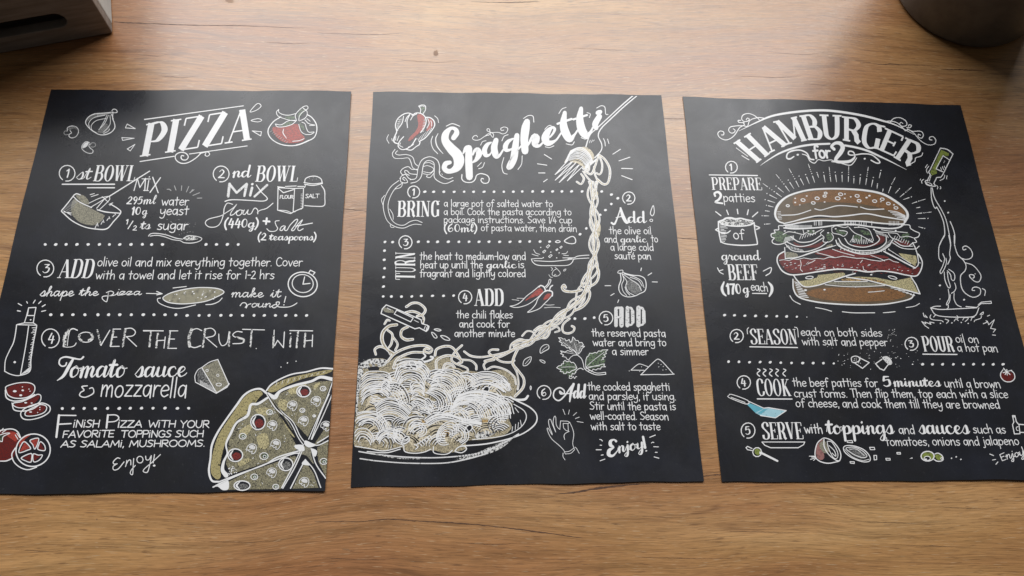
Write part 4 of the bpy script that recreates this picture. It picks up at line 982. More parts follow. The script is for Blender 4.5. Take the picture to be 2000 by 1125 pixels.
p.s('965 592,1005 530,990 480,930 468,865 540,860 630,930 725,1010 810,1035 890,1010 970,940 1018,880 1018,845 980,865 925,918 908', ws=[9, 9.5, 7, 6, 12, 14, 17, 19, 19, 15, 9, 9, 9, 9, 7])
p.s('1090 790,1125 725,1160 715', ws=[3, 7, 9]); p.s('1163 725,1162 900,1170 1095', ws=[12, 13, 12.5])
p.s('1215 810,1235 760,1275 745,1295 800,1260 870,1215 908', ws=[3, 5, 9, 11, 7, 3]); p.s('1285 850,1330 800,1385 735', ws=[3, 2.6, 3])
p.s('1450 650,1400 680,1365 750,1385 815,1440 800,1480 700', ws=[3, 7, 9, 8, 3, 3]); p.s('1515 620,1490 720,1515 820,1560 815,1610 740', ws=[9, 12, 11, 5, 3])
p.s('1735 600,1670 640,1635 700,1650 750,1720 730,1770 640', ws=[3, 7, 9, 7, 3, 3]); p.s('1785 560,1765 700,1745 850,1705 960,1668 970,1690 890,1770 780,1860 670', ws=[9, 12, 13, 9, 6, 3, 3, 3])
p.tile(*TM)
p.s('165 325,148 400,135 520,143 648', ws=[11, 15, 14, 12.5]); p.s('172 590,230 490,265 500,255 570,300 590,360 530', ws=[3, 7, 13, 12, 5, 3])
p.s('350 540,430 480,470 410,440 388,390 440,365 510,400 560,480 530,540 450', ws=[3, 3.4, 5, 5, 11, 14, 11, 4, 3.4])
p.s('580 225,565 350,590 450,635 515,685 470,720 420', ws=[7, 13, 15, 12, 4.5, 3.4]); p.s('!500 348,655 295', 4)
p.s('760 178,745 300,770 420,820 475,860 440,900 370', ws=[7, 13, 15, 12, 4.5, 3.4]); p.s('!675 300,825 252', 4)
p.s('960 268,915 350,925 395', ws=[10, 11, 8]); p.e(955, 222, 38, 26, rot=-.35)
p = S2.g('title_ornament', *TL)
p.s('870 440,950 408,1045 440', 1.9); p.s('765 535,735 600,745 680,780 740,830 795', 2.5, taper=True); p.s('695 570,675 640,700 730,760 795', 1.7)
p.s('1315 685,1340 640,1385 628|1590 630,1620 570,1670 550|1615 845,1590 950,1610 1040,1660 1060|1275 960,1325 910|1290 990,1340 970,1365 910', 1.7)
p.s('1275 580,1260 560,1225 570,1210 600,1240 620,1300 615,1370 570,1430 550,1440 520,1400 500,1400 475,1430 480,1440 540,1475 585,1480 540,1440 515|1370 570,1430 530,1540 520,1600 540,1650 520,1665 470,1620 450,1575 470,1585 495,1615 490', 1.5)
p.tile(*TM)
p.s('125 290,180 258,230 265,240 330|65 850,105 790,112 700|360 410,400 370,430 365|365 600,410 610,460 590|515 235,550 185,595 168|595 568,660 580,685 545|825 225,860 240,850 280|760 500,800 515,840 510|930 175,980 150,1020 165,1030 240,1055 245', 1.7)
p.s('!355 685,435 735|!280 787,382 803|!292 888,362 888|!348 985,388 957|!1108 682,1192 628|!1175 756,1295 715|!1205 838,1325 842|!1205 918,1320 962', 2.0); p.s('1005 510,1020 545,1025 592|1050 515,1065 565', 1.8)
p.s('!850 560,860 528|!870 555,885 525|!890 540,905 525', 1.1)
p.tile(*TN); p.s('1020 360,1020 415,1060 448,1130 450,1170 420,1190 370,1240 350,1310 370,1335 410,1320 455,1270 460,1240 430,1250 405,1270 412', 2.2)
p = S2.g('noodle_outline_drawing', *TN)
p.s('275 85,250 115,290 135,380 130,450 160,475 230,510 262|245 70,215 120,240 170,320 175,400 170,430 220,450 280,500 310', 1.5)
p.s('430 460,500 440,550 380,575 250,620 200,690 220,700 300,700 390,750 440,830 465,920 430|420 420,490 400,515 280,560 190,650 155,730 190,760 260,760 350,800 390,860 412,915 395', 1.7)
p.s('510 300,440 300,400 270,340 290,310 330,340 372|500 360,420 350,390 320,360 315,365 345,410 370|300 410,330 370,370 362,400 400,440 420', 1.6); p.s('310 400,310 440,350 458,390 450,380 420,350 392,335 410,360 430', 1.6)
p.s('570 270,620 258,680 280,690 310,650 340,575 328|580 230,640 222,690 245|570 350,640 360,690 320|690 350,650 395,610 385,620 370', 1.4)
p.s('290 430,200 500,140 600,110 700,120 800,160 900,240 960,340 980,420 950,480 935,550 942|330 460,250 520,190 620,165 720,180 820,220 900,280 940,350 945,420 905,490 890,560 915', 1.5)
p.s('240 530,310 510,335 465|125 600,90 650,105 710|185 760,220 820,225 880|190 940,200 970,235 972', 1.3); p.s('!770 322,760 345|!785 350,795 365', 1)
p = S2.g('dotted_line', *TN)
p.dots([(x, 560) for x in (590, 693, 810, 930, 1045, 1155, 1275, 1390, 1505, 1615)], 3.0); p.tile(*TO); p.dots([(x, 87) for x in (125, 252, 375, 495, 610, 728, 855, 1095)]+[(1213, 125), (1292, 170), (1213, 240), (1140, 315), (1075, 372), (908, 538), (830, 610)], 3.0)
p = S2.g('dotted_line', *TQ)
p.dots([(145, 150), (245, 152), (140, 263), (137, 382), (140, 493), (130, 608), (127, 732), (122, 860), (230, 860), (360, 862), (495, 860), (620, 852), (765, 852), (907, 852), (1040, 850)]+[(x, 148) for x in (580, 708, 830, 970, 1108, 1240, 1370, 1500, 1640, 1775, 1905)], 3.0)
p.tile(*TR); p.dots([(x, 136) for x in (98, 215, 343, 460)], 3.0)
p.tile(*TU); p.dots([(578, 350), (688, 350), (790, 340)], 3.2)
p = S2.g('step_lettering', *TN)
p.num(462, 562, 70, '1'); p.t('B', 'BRING', 270, 848, 752, 848, 182, 4.6, 1.6)
p.t('H', 'a large pot of salted water to', 867.2, 403.3, 1080, 404.3, 13.3, 1.65, absd=True); p.t('H', 'a boil. Cook the pasta according to', 867, 419.5, 1116.5, 420.3, 13.3, 1.65, absd=True)
p.t('H', 'package instructions. Save 1/4 cup', 867, 435, 1118, 436, 13.3, 1.65, absd=True); p.t('H', 'of pasta water, then drain', 939.5, 450.8, 1127, 452.4, 13.3, 1.65, absd=True)
p.t('V', '(60ml)', 812, 1022, 1195, 1022, 90, 3.2, 1.2)
p.tile(*TO)
p.num(1425, 168, 76, '2'); p.s('1215 470,1250 485,1290 400,1325 290', ws=[4, 4, 3, 2.2]); p.s('1325 290,1355 390,1400 465,1440 440', ws=[4, 7, 6, 2]); p.s('!1270 408,1365 385', 2)
p.t('V', 'dd', 1415, 468, 1630, 468, 132, 4.6, 1.5); p.s('1725 260,1737 340,1715 385,1690 360,1700 310', 1.8, closed=True); p.e(1700, 440, 18, 15, w=1.6)
p.t('H', 'the olive oil', 1190, 606, 1705, 607, 90, 1.8); p.t('H', 'and', 1130, 708, 1285, 708, 88, 1.8); p.t('V', 'garlic', 1325, 707, 1640, 707, 80, 2.7, 1.0); p.t('H', 'to', 1702, 706, 1785, 708, 88, 1.8)
p.t('H', 'a large cold', 1205, 806, 1732, 810, 88, 1.8); p.t('H', 'sauté pan', 1255, 912, 1700, 915, 88, 1.8)
p.tile(*TQ)
p.num(413, 155, 86, '3'); p.t('B', 'TURN', 538, 645, 540, 290, 258, 3.8, 1.5, up=(-1, -.02))
p.t('H', 'the heat to medium-low and', 600, 380, 1982, 382, 98, 1.9); p.t('H', 'heat up until the', 605, 490, 1420, 492, 98, 1.9); p.t('V', 'garlic', 1468, 490, 1850, 490, 92, 3.2, 1.2); p.t('H', 'is', 1885, 490, 1960, 490, 98, 1.9)
p.t('H', 'fragrant and lightly colored', 600, 604, 1980, 606, 98, 1.9)
p.num(1190, 870, 87, '4'); p.t('B', 'ADD', 1310, 982, 1685, 982, 222, 5.2, 1.6)
p.tile(*TS)
p.t('H', 'the chili flakes', 1125, 300, 1775, 302, 86, 1.9); p.t('H', 'and cook for', 1160, 407, 1740, 409, 86, 1.9); p.t('H', 'another minute', 1105, 515, 1800, 516, 86, 1.9)
p.tile(*TU)
p.num(920, 345, 75, '5')
p.s('!1030 425,1030 240|!1090 240,1090 425', 8.2, 'chalk'); p.s('!1035 232,1085 232|!1035 335,1085 335', 4.5, 'chalk')
for x in (1155, 1277): p.s('!%g 425,%g 230' % (x, x), 8.2, 'chalk'); p.s('!%g 270,%g 390' % (x+57, x+60), 7.5, 'chalk'); p.s('%g 233,%g 236,%g 270' % (x+10, x+42, x+58), 4.5, 'chalk'); p.s('%g 420,%g 416,%g 385' % (x+10, x+45, x+60), 4.5, 'chalk')
for k in range(16): p.s('!%g %g,%g %g' % (lambda x, y: (x, y, x+random.uniform(8, 26), y+random.uniform(-10, 10)))(random.uniform(1010, 1340), random.uniform(225, 425)), .8, 'black', layer=2)
p.t('H', 'the reserved pasta', 765, 545, 1578, 549, 84, 1.9); p.t('H', 'water and bring to', 778, 650, 1585, 652, 84, 1.9); p.t('H', 'a simmer', 990, 748, 1390, 750, 84, 1.9)
p.tile(*TW)
p.num(250, 215, 80, '6'); p.s('460 222,430 200,440 230,480 225,480 190,430 160,370 195,362 270,420 308,490 250,560 150,590 118', 3.0); p.s('590 118,562 200,545 320', ws=[5, 5.5, 3]); p.s('!470 232,600 222', 2)
p.t('V', 'dd', 585, 278, 722, 278, 152, 5, 1.8, slant=.12)
p.t('H', 'the cooked spaghetti', 755, 188, 1700, 192, 90, 1.9); p.t('H', 'and parsley, if using.', 768, 298, 1768, 302, 90, 1.9); p.t('H', 'Stir until the pasta is', 778, 412, 1768, 416, 90, 1.9)
p.t('H', 'well-coated. Season', 782, 525, 1685, 530, 90, 1.9); p.t('H', 'with salt to taste', 792, 645, 1590, 645, 90, 1.9)
p.s('1078 775,1055 757,1015 775,1015 820,1050 845,1000 880,995 930,1040 942,1090 890,1105 860', ws=[5, 3, 6, 7, 3, 7, 7.5, 4.5, 2.4, 2])
p.t('V', 'njoy', 1105, 905, 1395, 858, 140, 4.4, 1.6); p.s('!1388 725,1412 850', 5, 'white'); p.dots([(1425, 885)], 1.8)
p = S2.g('enjoy_rays', *TW)
p.s('890 755,908 758,920 772|1485 795,1498 786,1512 790', 1.9); p.s('!895 820,912 822|!850 873,908 873|!908 935,930 932|!895 1000,950 980|!1465 730,1528 705|!1510 838,1565 840|!1530 903,1550 903|!1515 955,1570 970', 2.0)
p = S2.g('garlic_drawing', *TR)
p.f('1400 620,1500 620,1580 700,1560 770,1480 770,1420 720', 'dust')
p.s('1320 520,1330 600,1305 680,1310 740,1350 790,1420 812,1500 800,1560 772,1620 740,1638 670,1620 590,1560 555,1480 548,1400 530,1350 510', 2.0)
p.s('1290 518,1300 495,1350 485,1350 515,1320 525,1290 518|1345 530,1365 600,1340 660,1355 740,1400 795|1345 540,1400 620,1390 680,1420 750,1495 795|1350 530,1450 600,1540 660,1580 735|1370 530,1500 570,1580 620,1612 700|1380 690,1400 750,1440 790|1440 570,1540 610,1590 680', 1.5)
p.s('!1580 460,1572 492|!1660 548,1705 520|!1712 628,1775 630|!1135 675,1205 675|!1205 795,1248 770|!1303 848,1290 880', 1.9)
p = S2.g('frying_pan_drawing', *TR)
p.s('235 350,260 395,330 427,500 430,670 427,730 395,752 350|235 350,300 343,370 342|270 370,320 372,500 378,735 350,680 345,720 356|620 335,760 335|760 335,800 315,880 305,940 302|750 352,800 345,940 337', 1.7)
for x, y, r in ((440, 195, 1), (598, 205, .7), (393, 258, .9), (548, 235, .6), (468, 313, 1)):
    p.s('!%g %g,%g %g,%g %g,%g %g' % (x-22*r, y+6*r, x+8*r, y-20*r, x+22*r, y-8*r, x-6*r, y+20*r), 1.5, closed=True)
p.dots([(350, 208), (473, 265), (545, 335), (575, 275), (382, 332)], 1.3)
p.s('265 235,290 275,340 293|245 290,280 302,320 312|680 255,660 280,610 285|690 308,630 302', 1.3); p.s('530 140,560 122,590 138,560 150', 1.9, closed=True); p.s('640 130,700 85,745 75,775 108,768 155,700 160', 2.3, closed=True)
p.s('525 448,560 480,590 520,570 550,530 560,490 540,505 495,540 470|475 450,495 470,480 490|660 470,635 480,630 495,650 492,660 470|450 540,470 570,495 572|515 560,525 535,540 552', 1.1)
p = S2.g('chili_drawing', *TR)
p.f('160 860,240 780,310 720,350 705,385 750,330 790,230 825', 'red'); p.f('385 850,400 800,440 770,480 780,450 825', 'red')
p.s('-25 925,30 915,100 880,180 800,260 740,330 680|-25 925,30 940,100 935,200 900,300 830,390 750', 1.7); p.s('330 690,350 672,390 690,408 735,395 748', 3); p.s('395 700,440 650,455 600,475 605,460 650,420 700', 1.8)
p.s('395 745,320 830,290 900,240 960,190 1000,260 985,340 950,400 890,450 840,490 790,495 760', 1.8); p.s('400 745,440 733,490 750,492 800', 3.2); p.s('455 740,470 690,495 672', 2.6)
p.s('0 845,40 848,85 855|60 828,150 830|395 905,450 912,515 907|395 945,480 938,590 943', 1.1)
p = S2.g('parsley_drawing', *TU)
p.f('!600 890,570 850,500 820,450 820,440 860,380 890,430 910,430 950,480 960,530 1000,560 960,590 940', 'green'); p.f('!700 890,695 800,720 740,760 720,830 720,870 690,940 695,910 740,920 770,880 780,915 800,900 870,760 900', 'green'); p.f('!605 745,560 690,480 670,430 620,400 560,450 575,470 600,490 590,530 610,555 560,590 590,600 620,640 610,670 650,640 700,620 740', 'dust'); p.f('480 850,540 850,570 890,500 890|740 780,830 750,870 790,780 820', 'green', 1)
p.s('!605 745,585 715,560 690,545 700,520 685,520 670,490 672,470 650,430 640,440 620,405 600,425 590,398 560,430 562,450 575,470 572,475 592,500 590,515 580,530 612,545 600,555 552,575 570,590 592,612 590,625 615,655 612,672 640,650 655,685 655,655 680,650 700,620 740', 1.5)
p.s('!610 750,560 755,530 775,510 805,490 795,480 775,440 765,455 750,420 735,440 725,420 705,445 710,470 718,500 700,530 712,560 720', 1.4); p.s('600 745,650 790,672 850,685 900,740 940,820 968,915 962|915 940,820 948,740 915,700 880|915 940,918 962|670 910,640 895,600 915,580 950', 1.7)
p.s('!700 890,695 850,700 800,712 770,730 760,740 730,770 735,800 720,815 730,840 705,870 710,880 695,942 692,915 715,925 735,895 745,915 770,880 782,895 795,870 805|!690 905,730 890,800 870,850 860,880 850,905 850,895 865,915 880,870 880,860 905,830 900,810 915,780 905,760 930,745 915,720 930', 1.4)
p.s('!600 890,580 850,560 830,540 835,520 815,490 825,470 810,450 825,455 845,430 850,430 865,400 870,378 890,405 905,430 908,415 930,450 935,455 955,480 955,490 935,520 945,540 925,570 915,600 895', 1.5); p.s('!590 940,570 960,550 950,540 990,520 975,515 1005,540 1010,560 985,575 1010,590 985,600 990', 1.3)
p.s('600 740,540 680,450 610|610 735,570 620|615 740,640 660|600 885,520 880,430 885|700 885,780 810,900 720|720 880,850 870|600 745,520 730,450 720', .9)
p = S2.g('basil_leaf_outline', *TU); p.s('200 730,200 680,240 640,285 640,290 680,240 710', 1.6, closed=True); p.s('215 710,240 680,275 655', .9)
p = S2.g('basil_leaf_outline', *TU); p.s('10 865,20 810,60 780,98 772,90 820,50 862', 1.5, closed=True); p.s('30 850,85 790', .9)
p = S2.g('basil_leaf_outline', *TU); p.s('192 805,225 808,250 825,245 840,215 828', 1.4, closed=True); p.tile(*TW); p.s('95 140,105 155,98 185,90 165', 1.7, closed=True)
p = S2.g('salt_heap_drawing', *TU)
p.s('1305 966,1400 870,1470 805,1500 797,1540 825,1600 890,1660 958', 1.7); p.s('1300 967,1480 964,1560 966,1670 960', 1.8); p.s('1195 915,1260 860,1300 850,1390 882', 1.5); p.s('1195 916,1340 918', 1.6)
for x, y in ((1525, 855), (1500, 880), (1545, 915), (1580, 910), (1550, 875), (1495, 840), (1310, 880), (1175, 925), (1290, 930)): p.dots([(x, y)], .9)
p = S2.g('ok_hand_drawing', *TW)
p.s('285 630,300 680,340 750,420 820,470 870,485 895|285 630,298 625,330 680,345 702|345 692,310 600,303 535,325 525,350 590,382 665|385 670,355 570,368 492,385 500,390 580,410 620,432 640', 1.3)
p.s('!432 638,440 542,520 545,545 558,530 570|!470 570,525 572,530 660,500 650,475 622,470 570', 1.3); p.s('545 558,578 630,592 700,580 800,597 862|540 662,495 685,480 715,488 755', 1.3)
p.s('485 897,540 890,592 855|495 922,560 912,602 870|485 897,495 922|470 910,468 950,492 990|605 842,625 860,655 915', 1.2); p.s('!468 408,492 470|!542 415,530 465|!625 445,585 480|!655 498,610 515|!630 548,700 560', 1.2)

# pasta: noodles are pale bands with a cream core
def noodle(p, txt, w=5.4, layer=1, core='pasta'):
    for q in txt.split('|'):
        p.s(q, w, 'white', layer=layer); p.s(q, max(1.0, w-3.0), core, layer=layer+1)
        p.s(q, .7, 'black', layer=layer+1) if w > 6.4 else None
p = S2.g('pasta_plate_drawing', *TV)
p.s('1420 528,1540 590,1595 660,1570 740,1440 825,1200 890,950 915', 3.0); p.s('1400 560,1490 620,1502 690,1440 770,1300 830,1050 860', 1.8); p.s('1410 590,1440 630|!1390 750,1385 790|!1415 730,1412 775|!1440 715,1435 765|!1455 695,1465 745', 1.4)
p.f('900 1030,1100 965,1280 885,1380 858,1280 940,1100 1005', 'rough'); p.s('90 960,250 985,500 1008,800 1010,1100 975,1300 895,1440 812', 3.0, 'chalk'); p.s('100 1020,250 1040,500 1058,800 1058,1000 1025,1180 975', 2.8, 'chalk'); p.s('180 970,400 1015,600 1022', 1.6, 'rough')
for k in range(9): p.s('!%g %g,%g %g' % (925+k*26, 990-k*6, 940+k*26, 1025-k*6), 1.2, 'black', layer=2)
p = S2.g('pasta_heap_drawing', *TV)
HEAP = '70 330,120 250,190 180,300 175,350 200,430 150,560 180,680 210,740 160,850 160,900 260,1040 280,1150 290,1300 270,1420 330,1420 450,1390 560,1360 680,1380 760,1300 830,1150 860,1000 870,1000 930,920 960,800 970,720 950,600 965,480 960,440 920,300 950,100 930,50 900,60 700,80 480,90 300'
p.f(HEAP, 'heap')
p.f('60 300,130 200,220 175,330 190,300 240,160 260,110 400,90 600,60 620', 'rough')
for q, mm in (('280 310,400 320,520 430,420 400', 'pasta'), ('860 460,960 480,900 560,780 620', 'pasta'), ('560 600,720 580,800 620,620 640', 'pasta'), ('200 440,260 470,240 620,150 600', 'pasta'), ('1000 600,1150 610,1200 690,1040 660', 'pasta'), ('1130 710,1350 700,1340 760,1200 770', 'heap'), ('760 800,900 780,920 840,800 870', 'pasta'), ('400 780,470 800,440 880,400 850', 'pasta'),
              ('560 420,640 420,620 480,540 470', 'pasta'), ('1000 320,1060 360,1020 450,960 400', 'pasta'), ('600 700,700 690,660 760,600 740', 'orange'), ('290 300,400 330,330 370,280 350', 'orange'), ('820 500,930 470,850 600,770 610', 'orange'), ('1120 700,1250 690,1300 730,1180 740', 'orange'), ('1000 310,1070 300,1010 430,960 410', 'orange'), ('760 790,850 780,860 830,780 840', 'orange'),  ('170 250,250 240,260 270,180 275', 'black'), ('1120 780,1280 760,1200 830,1080 850', 'rough')): p.f(q, mm, 1)
def bundle(x, y, R, a0, sp, n):
    c = random.choice(('white', 'white', 'white', 'white', 'pasta'))
    for k in range(n):
        q = R*(1-.78*k/n); t = []
        for j in range(5):
            a = a0+sp*(j/4-.5); t.append('%g %g' % (x+q*1.35*math.cos(a)+random.uniform(-3, 3), y+q*math.sin(a)+random.uniform(-3, 3)))
        p.s(','.join(t), random.uniform(1.9, 2.6), c, layer=2)
        t = ['%g %g' % (float(z.split()[0])*1, float(z.split()[1])+R*.78/n*.5) for z in t[0:5]]
        p.s(','.join(t), 2.3, random.choice(('black', 'black', 'pasta')), layer=2, taper=True)
HP = [tuple(q) for q in parse('90 270,200 220,330 240,430 190,560 200,700 250,860 220,1000 300,1160 290,1300 290,1370 400,1390 560,1350 680,1280 780,1100 830,980 880,800 930,600 930,420 900,250 890,100 870,70 600')]
def in_heap(x, y):
    c = False; j = len(HP)-1
    for i in range(len(HP)):
        if (HP[i][1] > y) != (HP[j][1] > y) and x < (HP[j][0]-HP[i][0])*(y-HP[i][1])/(HP[j][1]-HP[i][1])+HP[i][0]: c = not c
        j = i
    return c
for gy in range(262, 890, 74):
    for gx in range(130+(gy % 4)*14, 1400, 104):
        x, y = gx+random.uniform(-22, 22), gy+random.uniform(-18, 18)
        if in_heap(x, y) and in_heap(x-70, y) and in_heap(x, y-45): bundle(x, y+34, random.uniform(72, 104), random.uniform(-2.5, -.6), random.uniform(1.5, 2.5), 4)
def fan(a, b, n, w=2.1, core=True, gapw=1.9):
    n = int(n*1.45+.5)
    A = [np.array(q) for q in parse(a)]; B = [np.array(q) for q in parse(b)]
    for k in range(n):
        t = k/(n-1) if n > 1 else 0
        P = [x*(1-t)+y*t+np.array((random.uniform(-5, 5), random.uniform(-5, 5))) for x, y in zip(A, B)]
        txt = ','.join('%g %g' % (q[0], q[1]) for q in P)
        P2 = [x*(1-t-.5/n)+y*(t+.5/n)+np.array((random.uniform(-4, 4), random.uniform(-4, 4))) for x, y in zip(A, B)]
        p.s(','.join('%g %g' % (q[0], q[1]) for q in P2), gapw, random.choice(('black', 'black', 'black', 'pasta')), layer=2, taper=True)
        p.s(txt, w, 'white', layer=3)
fan('390 310,430 220,540 190,640 220,690 300', '430 410,470 360,530 340,590 370,630 430', 6)
fan('735 290,800 265,900 275,980 340,1005 430', '690 430,730 420,790 440,830 490,850 540', 9)
fan('1020 340,1120 290,1250 300,1350 370,1380 440', '1050 430,1110 400,1180 390,1260 420,1320 460', 6)
fan('930 480,1080 440,1250 470,1360 540,1400 640', '860 610,920 570,1000 560,1070 600,1110 680', 11)
fan('110 330,170 290,250 285,330 300,370 350', '110 560,150 500,210 470,280 460,340 500', 8)
fan('230 570,290 520,370 505,470 540,540 610', '250 670,310 640,370 630,430 650,480 690', 6)
fan('370 380,430 390,480 430,510 500,515 540', '365 480,390 490,410 520,430 560,440 590', 4)
fan('70 635,150 615,250 630,310 680,345 750', '90 740,140 710,190 700,240 730,270 790', 5)
fan('640 690,720 640,840 640,980 680,1130 700', '680 740,760 700,850 690,980 720,1120 745', 5)
fan('230 840,270 790,330 765,390 775,410 830', '260 890,290 850,330 830,370 850,390 890', 4)
fan('50 810,90 770,150 770,200 810,220 870', '80 880,110 840,150 840,180 870,190 900', 3)
fan('520 420,540 380,580 370,630 390,650 430', '540 490,560 450,590 440,620 460,640 490', 4)
fan('530 510,570 490,620 500,680 540,720 600', '540 590,570 570,610 580,650 610,690 640', 4)
fan('1150 480,1210 480,1290 520,1360 600,1370 680', '1120 560,1170 570,1220 610,1260 660,1270 700', 5)
fan('700 430,760 430,840 470,870 540,860 600', '650 460,700 480,750 520,770 570,760 620', 4)
fan('870 620,900 590,960 590,1020 640,1040 700', '860 640,890 625,930 640,960 680,970 710', 3)
fan('410 200,470 180,560 175,620 185,650 210', '380 260,440 240,500 230,560 230,600 250', 2)
for r in (1, .74, .5): p.e(582+6*r, 780-8*r, 78*r, 56*r, w=2.1, layer=3, rot=.4*r, gap=1.1)
for r in (1, .84, .68, .5, .3): p.e(825+14*r, 815-9*r, 112*r, 78*r, w=2.1, layer=3, rot=-.9*r, gap=1.3)
fan('395 760,380 830,420 890,480 900,520 870', '440 770,430 820,450 850,480 860,510 840', 3)
fan('880 740,960 740,1010 790,1010 860,960 900', '890 780,930 780,960 810,960 850,930 870', 3)
for q in ('470 910,480 960,560 975,640 965,700 940', '720 920,725 970,800 985,850 975,880 950', '560 900,590 920,570 940', '900 960,960 970,1000 940,980 915,930 925,900 960', '60 915,180 935,300 955,430 925,465 910', '160 960,320 970,440 940'): p.s(q, 2.2, layer=3)
for k in range(5): p.s('%g %g,%g %g,%g %g' % (580+k*22, 900-k*14, 600+k*22, 890-k*16, 625+k*20, 915-k*16), 2.0, layer=3)
for k in range(420):
    x, y = random.uniform(60, 1380), random.uniform(280, 900)
    if (x > 1150 and y > 760) or (x > 1000 and y > 850): continue
    p.dots([(x, y)], random.uniform(.5, 1.15), random.choice(('black', 'black', 'dust', 'white', 'pasta')))
for k in range(170): p.dots([(random.uniform(50, 150)-(0 if k % 3 else -20), random.uniform(170, 930))], random.uniform(.5, 1.2), random.choice(('black', 'white', 'grey')))
for x, y, a in ((312, 400, -.9), (550, 228, -2.2), (682, 545, -2.3), (1160, 445, -.9), (1237, 630, -2.0), (1015, 770, -.8), (485, 865, -.8)):
    c, s_ = math.cos(a), math.sin(a); q = [(-48, 0), (-10, 20), (26, 20), (40, 0), (26, -20), (-10, -20)]
    t = ','.join('%g %g' % (x+c*u*-1-s_*v, y-s_*u*-1*-1+c*v) for u, v in q) if False else ','.join('%g %g' % (x+c*u+s_*v, y+(-s_)*u*-1+c*v*-1) for u, v in q)
    p.f(t, 'black', 3); p.s(t, 2.0, closed=True, layer=4)
p = S2.g('noodle_drawing', *TS)
noodle(p, '550 172,620 130,700 135,768 200,740 260,675 280|540 240,620 225,700 250,750 300,740 365', 5)
noodle(p, '440 378,350 395,280 470,275 570,330 660,400 710', 6.6, core='pasta'); noodle(p, '335 440,390 490,380 590,350 640|400 520,450 600,425 670|300 370,330 325,360 330', 4.6)
noodle(p, '570 400,500 440,492 510,550 550,625 545', 6.0); noodle(p, '200 720,190 660,250 628,330 660,370 720', 5)
noodle(p, '335 800,430 700,600 630,770 618,845 660,815 700,755 680,775 650,810 660', 5); noodle(p, '400 870,450 770,600 700,740 695', 5); p.s('740 700,770 740,720 780,690 800', 3.2); p.s('690 805,780 800,850 770,855 750,830 745', 3.6)
noodle(p, '880 730,900 660,1000 625,1090 650,1190 800', 5); noodle(p, '895 880,900 790,1000 735,1120 745,1190 800,1150 820', 5); noodle(p, '1190 615,1110 690,1070 770,1110 820,1250 880,1230 930,1120 910', 4.6)
noodle(p, '970 890,1000 830,1070 830,1110 870|1190 780,1290 790,1350 840,1355 890', 4.4); noodle(p, '1000 880,1060 850,1100 880', 3.4)
noodle(p, '1215 685,1290 735,1400 750,1520 735,1700 695,1850 620,1990 560', 4.6); noodle(p, '1605 665,1530 665,1500 700,1560 750,1640 800,1740 810,1790 790', 4.6)
noodle(p, '1450 795,1540 770,1640 740,1740 690,1830 640', 4.4); noodle(p, '1455 890,1440 840,1480 800,1560 780', 4.4)
noodle(p, '1480 890,1560 860,1700 900,1790 980,1810 1060', 4); noodle(p, '1860 610,1800 720,1775 820,1840 910,1900 1000,1890 1100,1800 1200', 5.2); noodle(p, '1770 830,1820 930,1840 1040,1830 1120', 4)
noodle(p, '1740 670,1760 600,1850 545,1920 560', 3.8); p.tile(*TV); p.s('1520 490,1490 520,1410 520,1370 500', 4.4)
p = S2.g('bottle_drawing', *TS)
p.f('!320 150,750 330,700 415,650 425,260 245', 'black', 2); p.f('290 180,400 210,400 240,300 230', 'cream', 3)
p.s('!320 150,420 190,720 320,730 365,760 375,795 385,810 400,780 455,730 430,700 412,650 425,450 335,260 250,275 195,320 150', 2.3, layer=4); p.s('!440 210,630 300,600 345,412 255,440 210', 1.9, layer=4); p.s('!330 185,370 208|!640 325,690 350|!770 395,750 440', 1.4, layer=4); p.e(795, 420, 12, 32, w=1.6, rot=.4, layer=4)
p.s('870 432,910 425,950 440,920 450|840 465,875 480,905 520,885 532,860 510|945 505,1000 510,1050 545,1035 558,985 545', 1.9, closed=True, layer=1)
# twisted strands hanging from the fork
def braid():
    q = [(1158, 355), (1157.5, 372), (1159, 400), (1161, 432), (1160, 456), (1161, 480), (1162, 500), (1158, 522), (1150, 545), (1142, 562), (1131, 582), (1116, 601), (1100, 614), (1082, 629), (1064, 646), (1045, 658), (1022, 668), (1004, 678)]
    C = catmull(q, False, 4); L = [0]
    for i in range(1, len(C)): L.append(L[-1]+np.hypot(*(C[i]-C[i-1])))
    for k, (amp, ph, wl, w_) in enumerate(((10, 0, 98, 4.2), (9, 2.1, 86, 4.2), (7, 4.2, 110, 4.6), (2.5, 1, 140, 5.0), (4, 3.4, 70, 3.4))):
        P = []
        for i in range(len(C)):
            t = C[min(i+1, len(C)-1)]-C[max(0, i-1)]; t /= np.hypot(*t); n = np.array((-t[1], t[0]))
            P.append(C[i]+n*amp*math.sin(L[i]/wl*2*math.pi+ph))
        p.i.ribbon(P, [w_]*len(P), 'white', False, 1+(k % 2)*1); p.i.ribbon(P, [max(1.1, w_-2.9)]*len(P), 'pasta', False, 2+(k % 2))
p = S2.g('twisted_noodles_drawing', 0, 0, 1); braid()
p.tile(*TO); p.f('960 60,1045 90,1045 150,1010 190,960 120', 'pasta', 0); p.f('1030 440,1080 500,1070 620,1030 660', 'pasta', 0); p.f('950 620,1000 640,990 720,950 690|960 780,1010 760,1020 860,960 840', 'dust', 0)
p.tile(*TR); noodle(p, '655 695,635 668,612 695,640 735,720 750,800 740,850 725', 5.6); noodle(p, '1030 440,1058 500,1050 590,1010 650,940 685,890 690', 5.2); noodle(p, '960 480,890 560,850 650,870 690', 5); noodle(p, '910 700,950 760,930 850,860 930,760 980', 5.4); noodle(p, '880 740,885 840,820 930', 3.6)
p.tile(*TU); noodle(p, '520 350,460 400,440 450,455 500,510 512,560 490,572 450,545 432', 4.4); noodle(p, '130 480,200 435,290 440,300 500,260 560,200 560', 4.4); noodle(p, '0 540,50 490,110 495,140 530', 4); noodle(p, '320 470,380 440,410 480,360 500', 3.6)
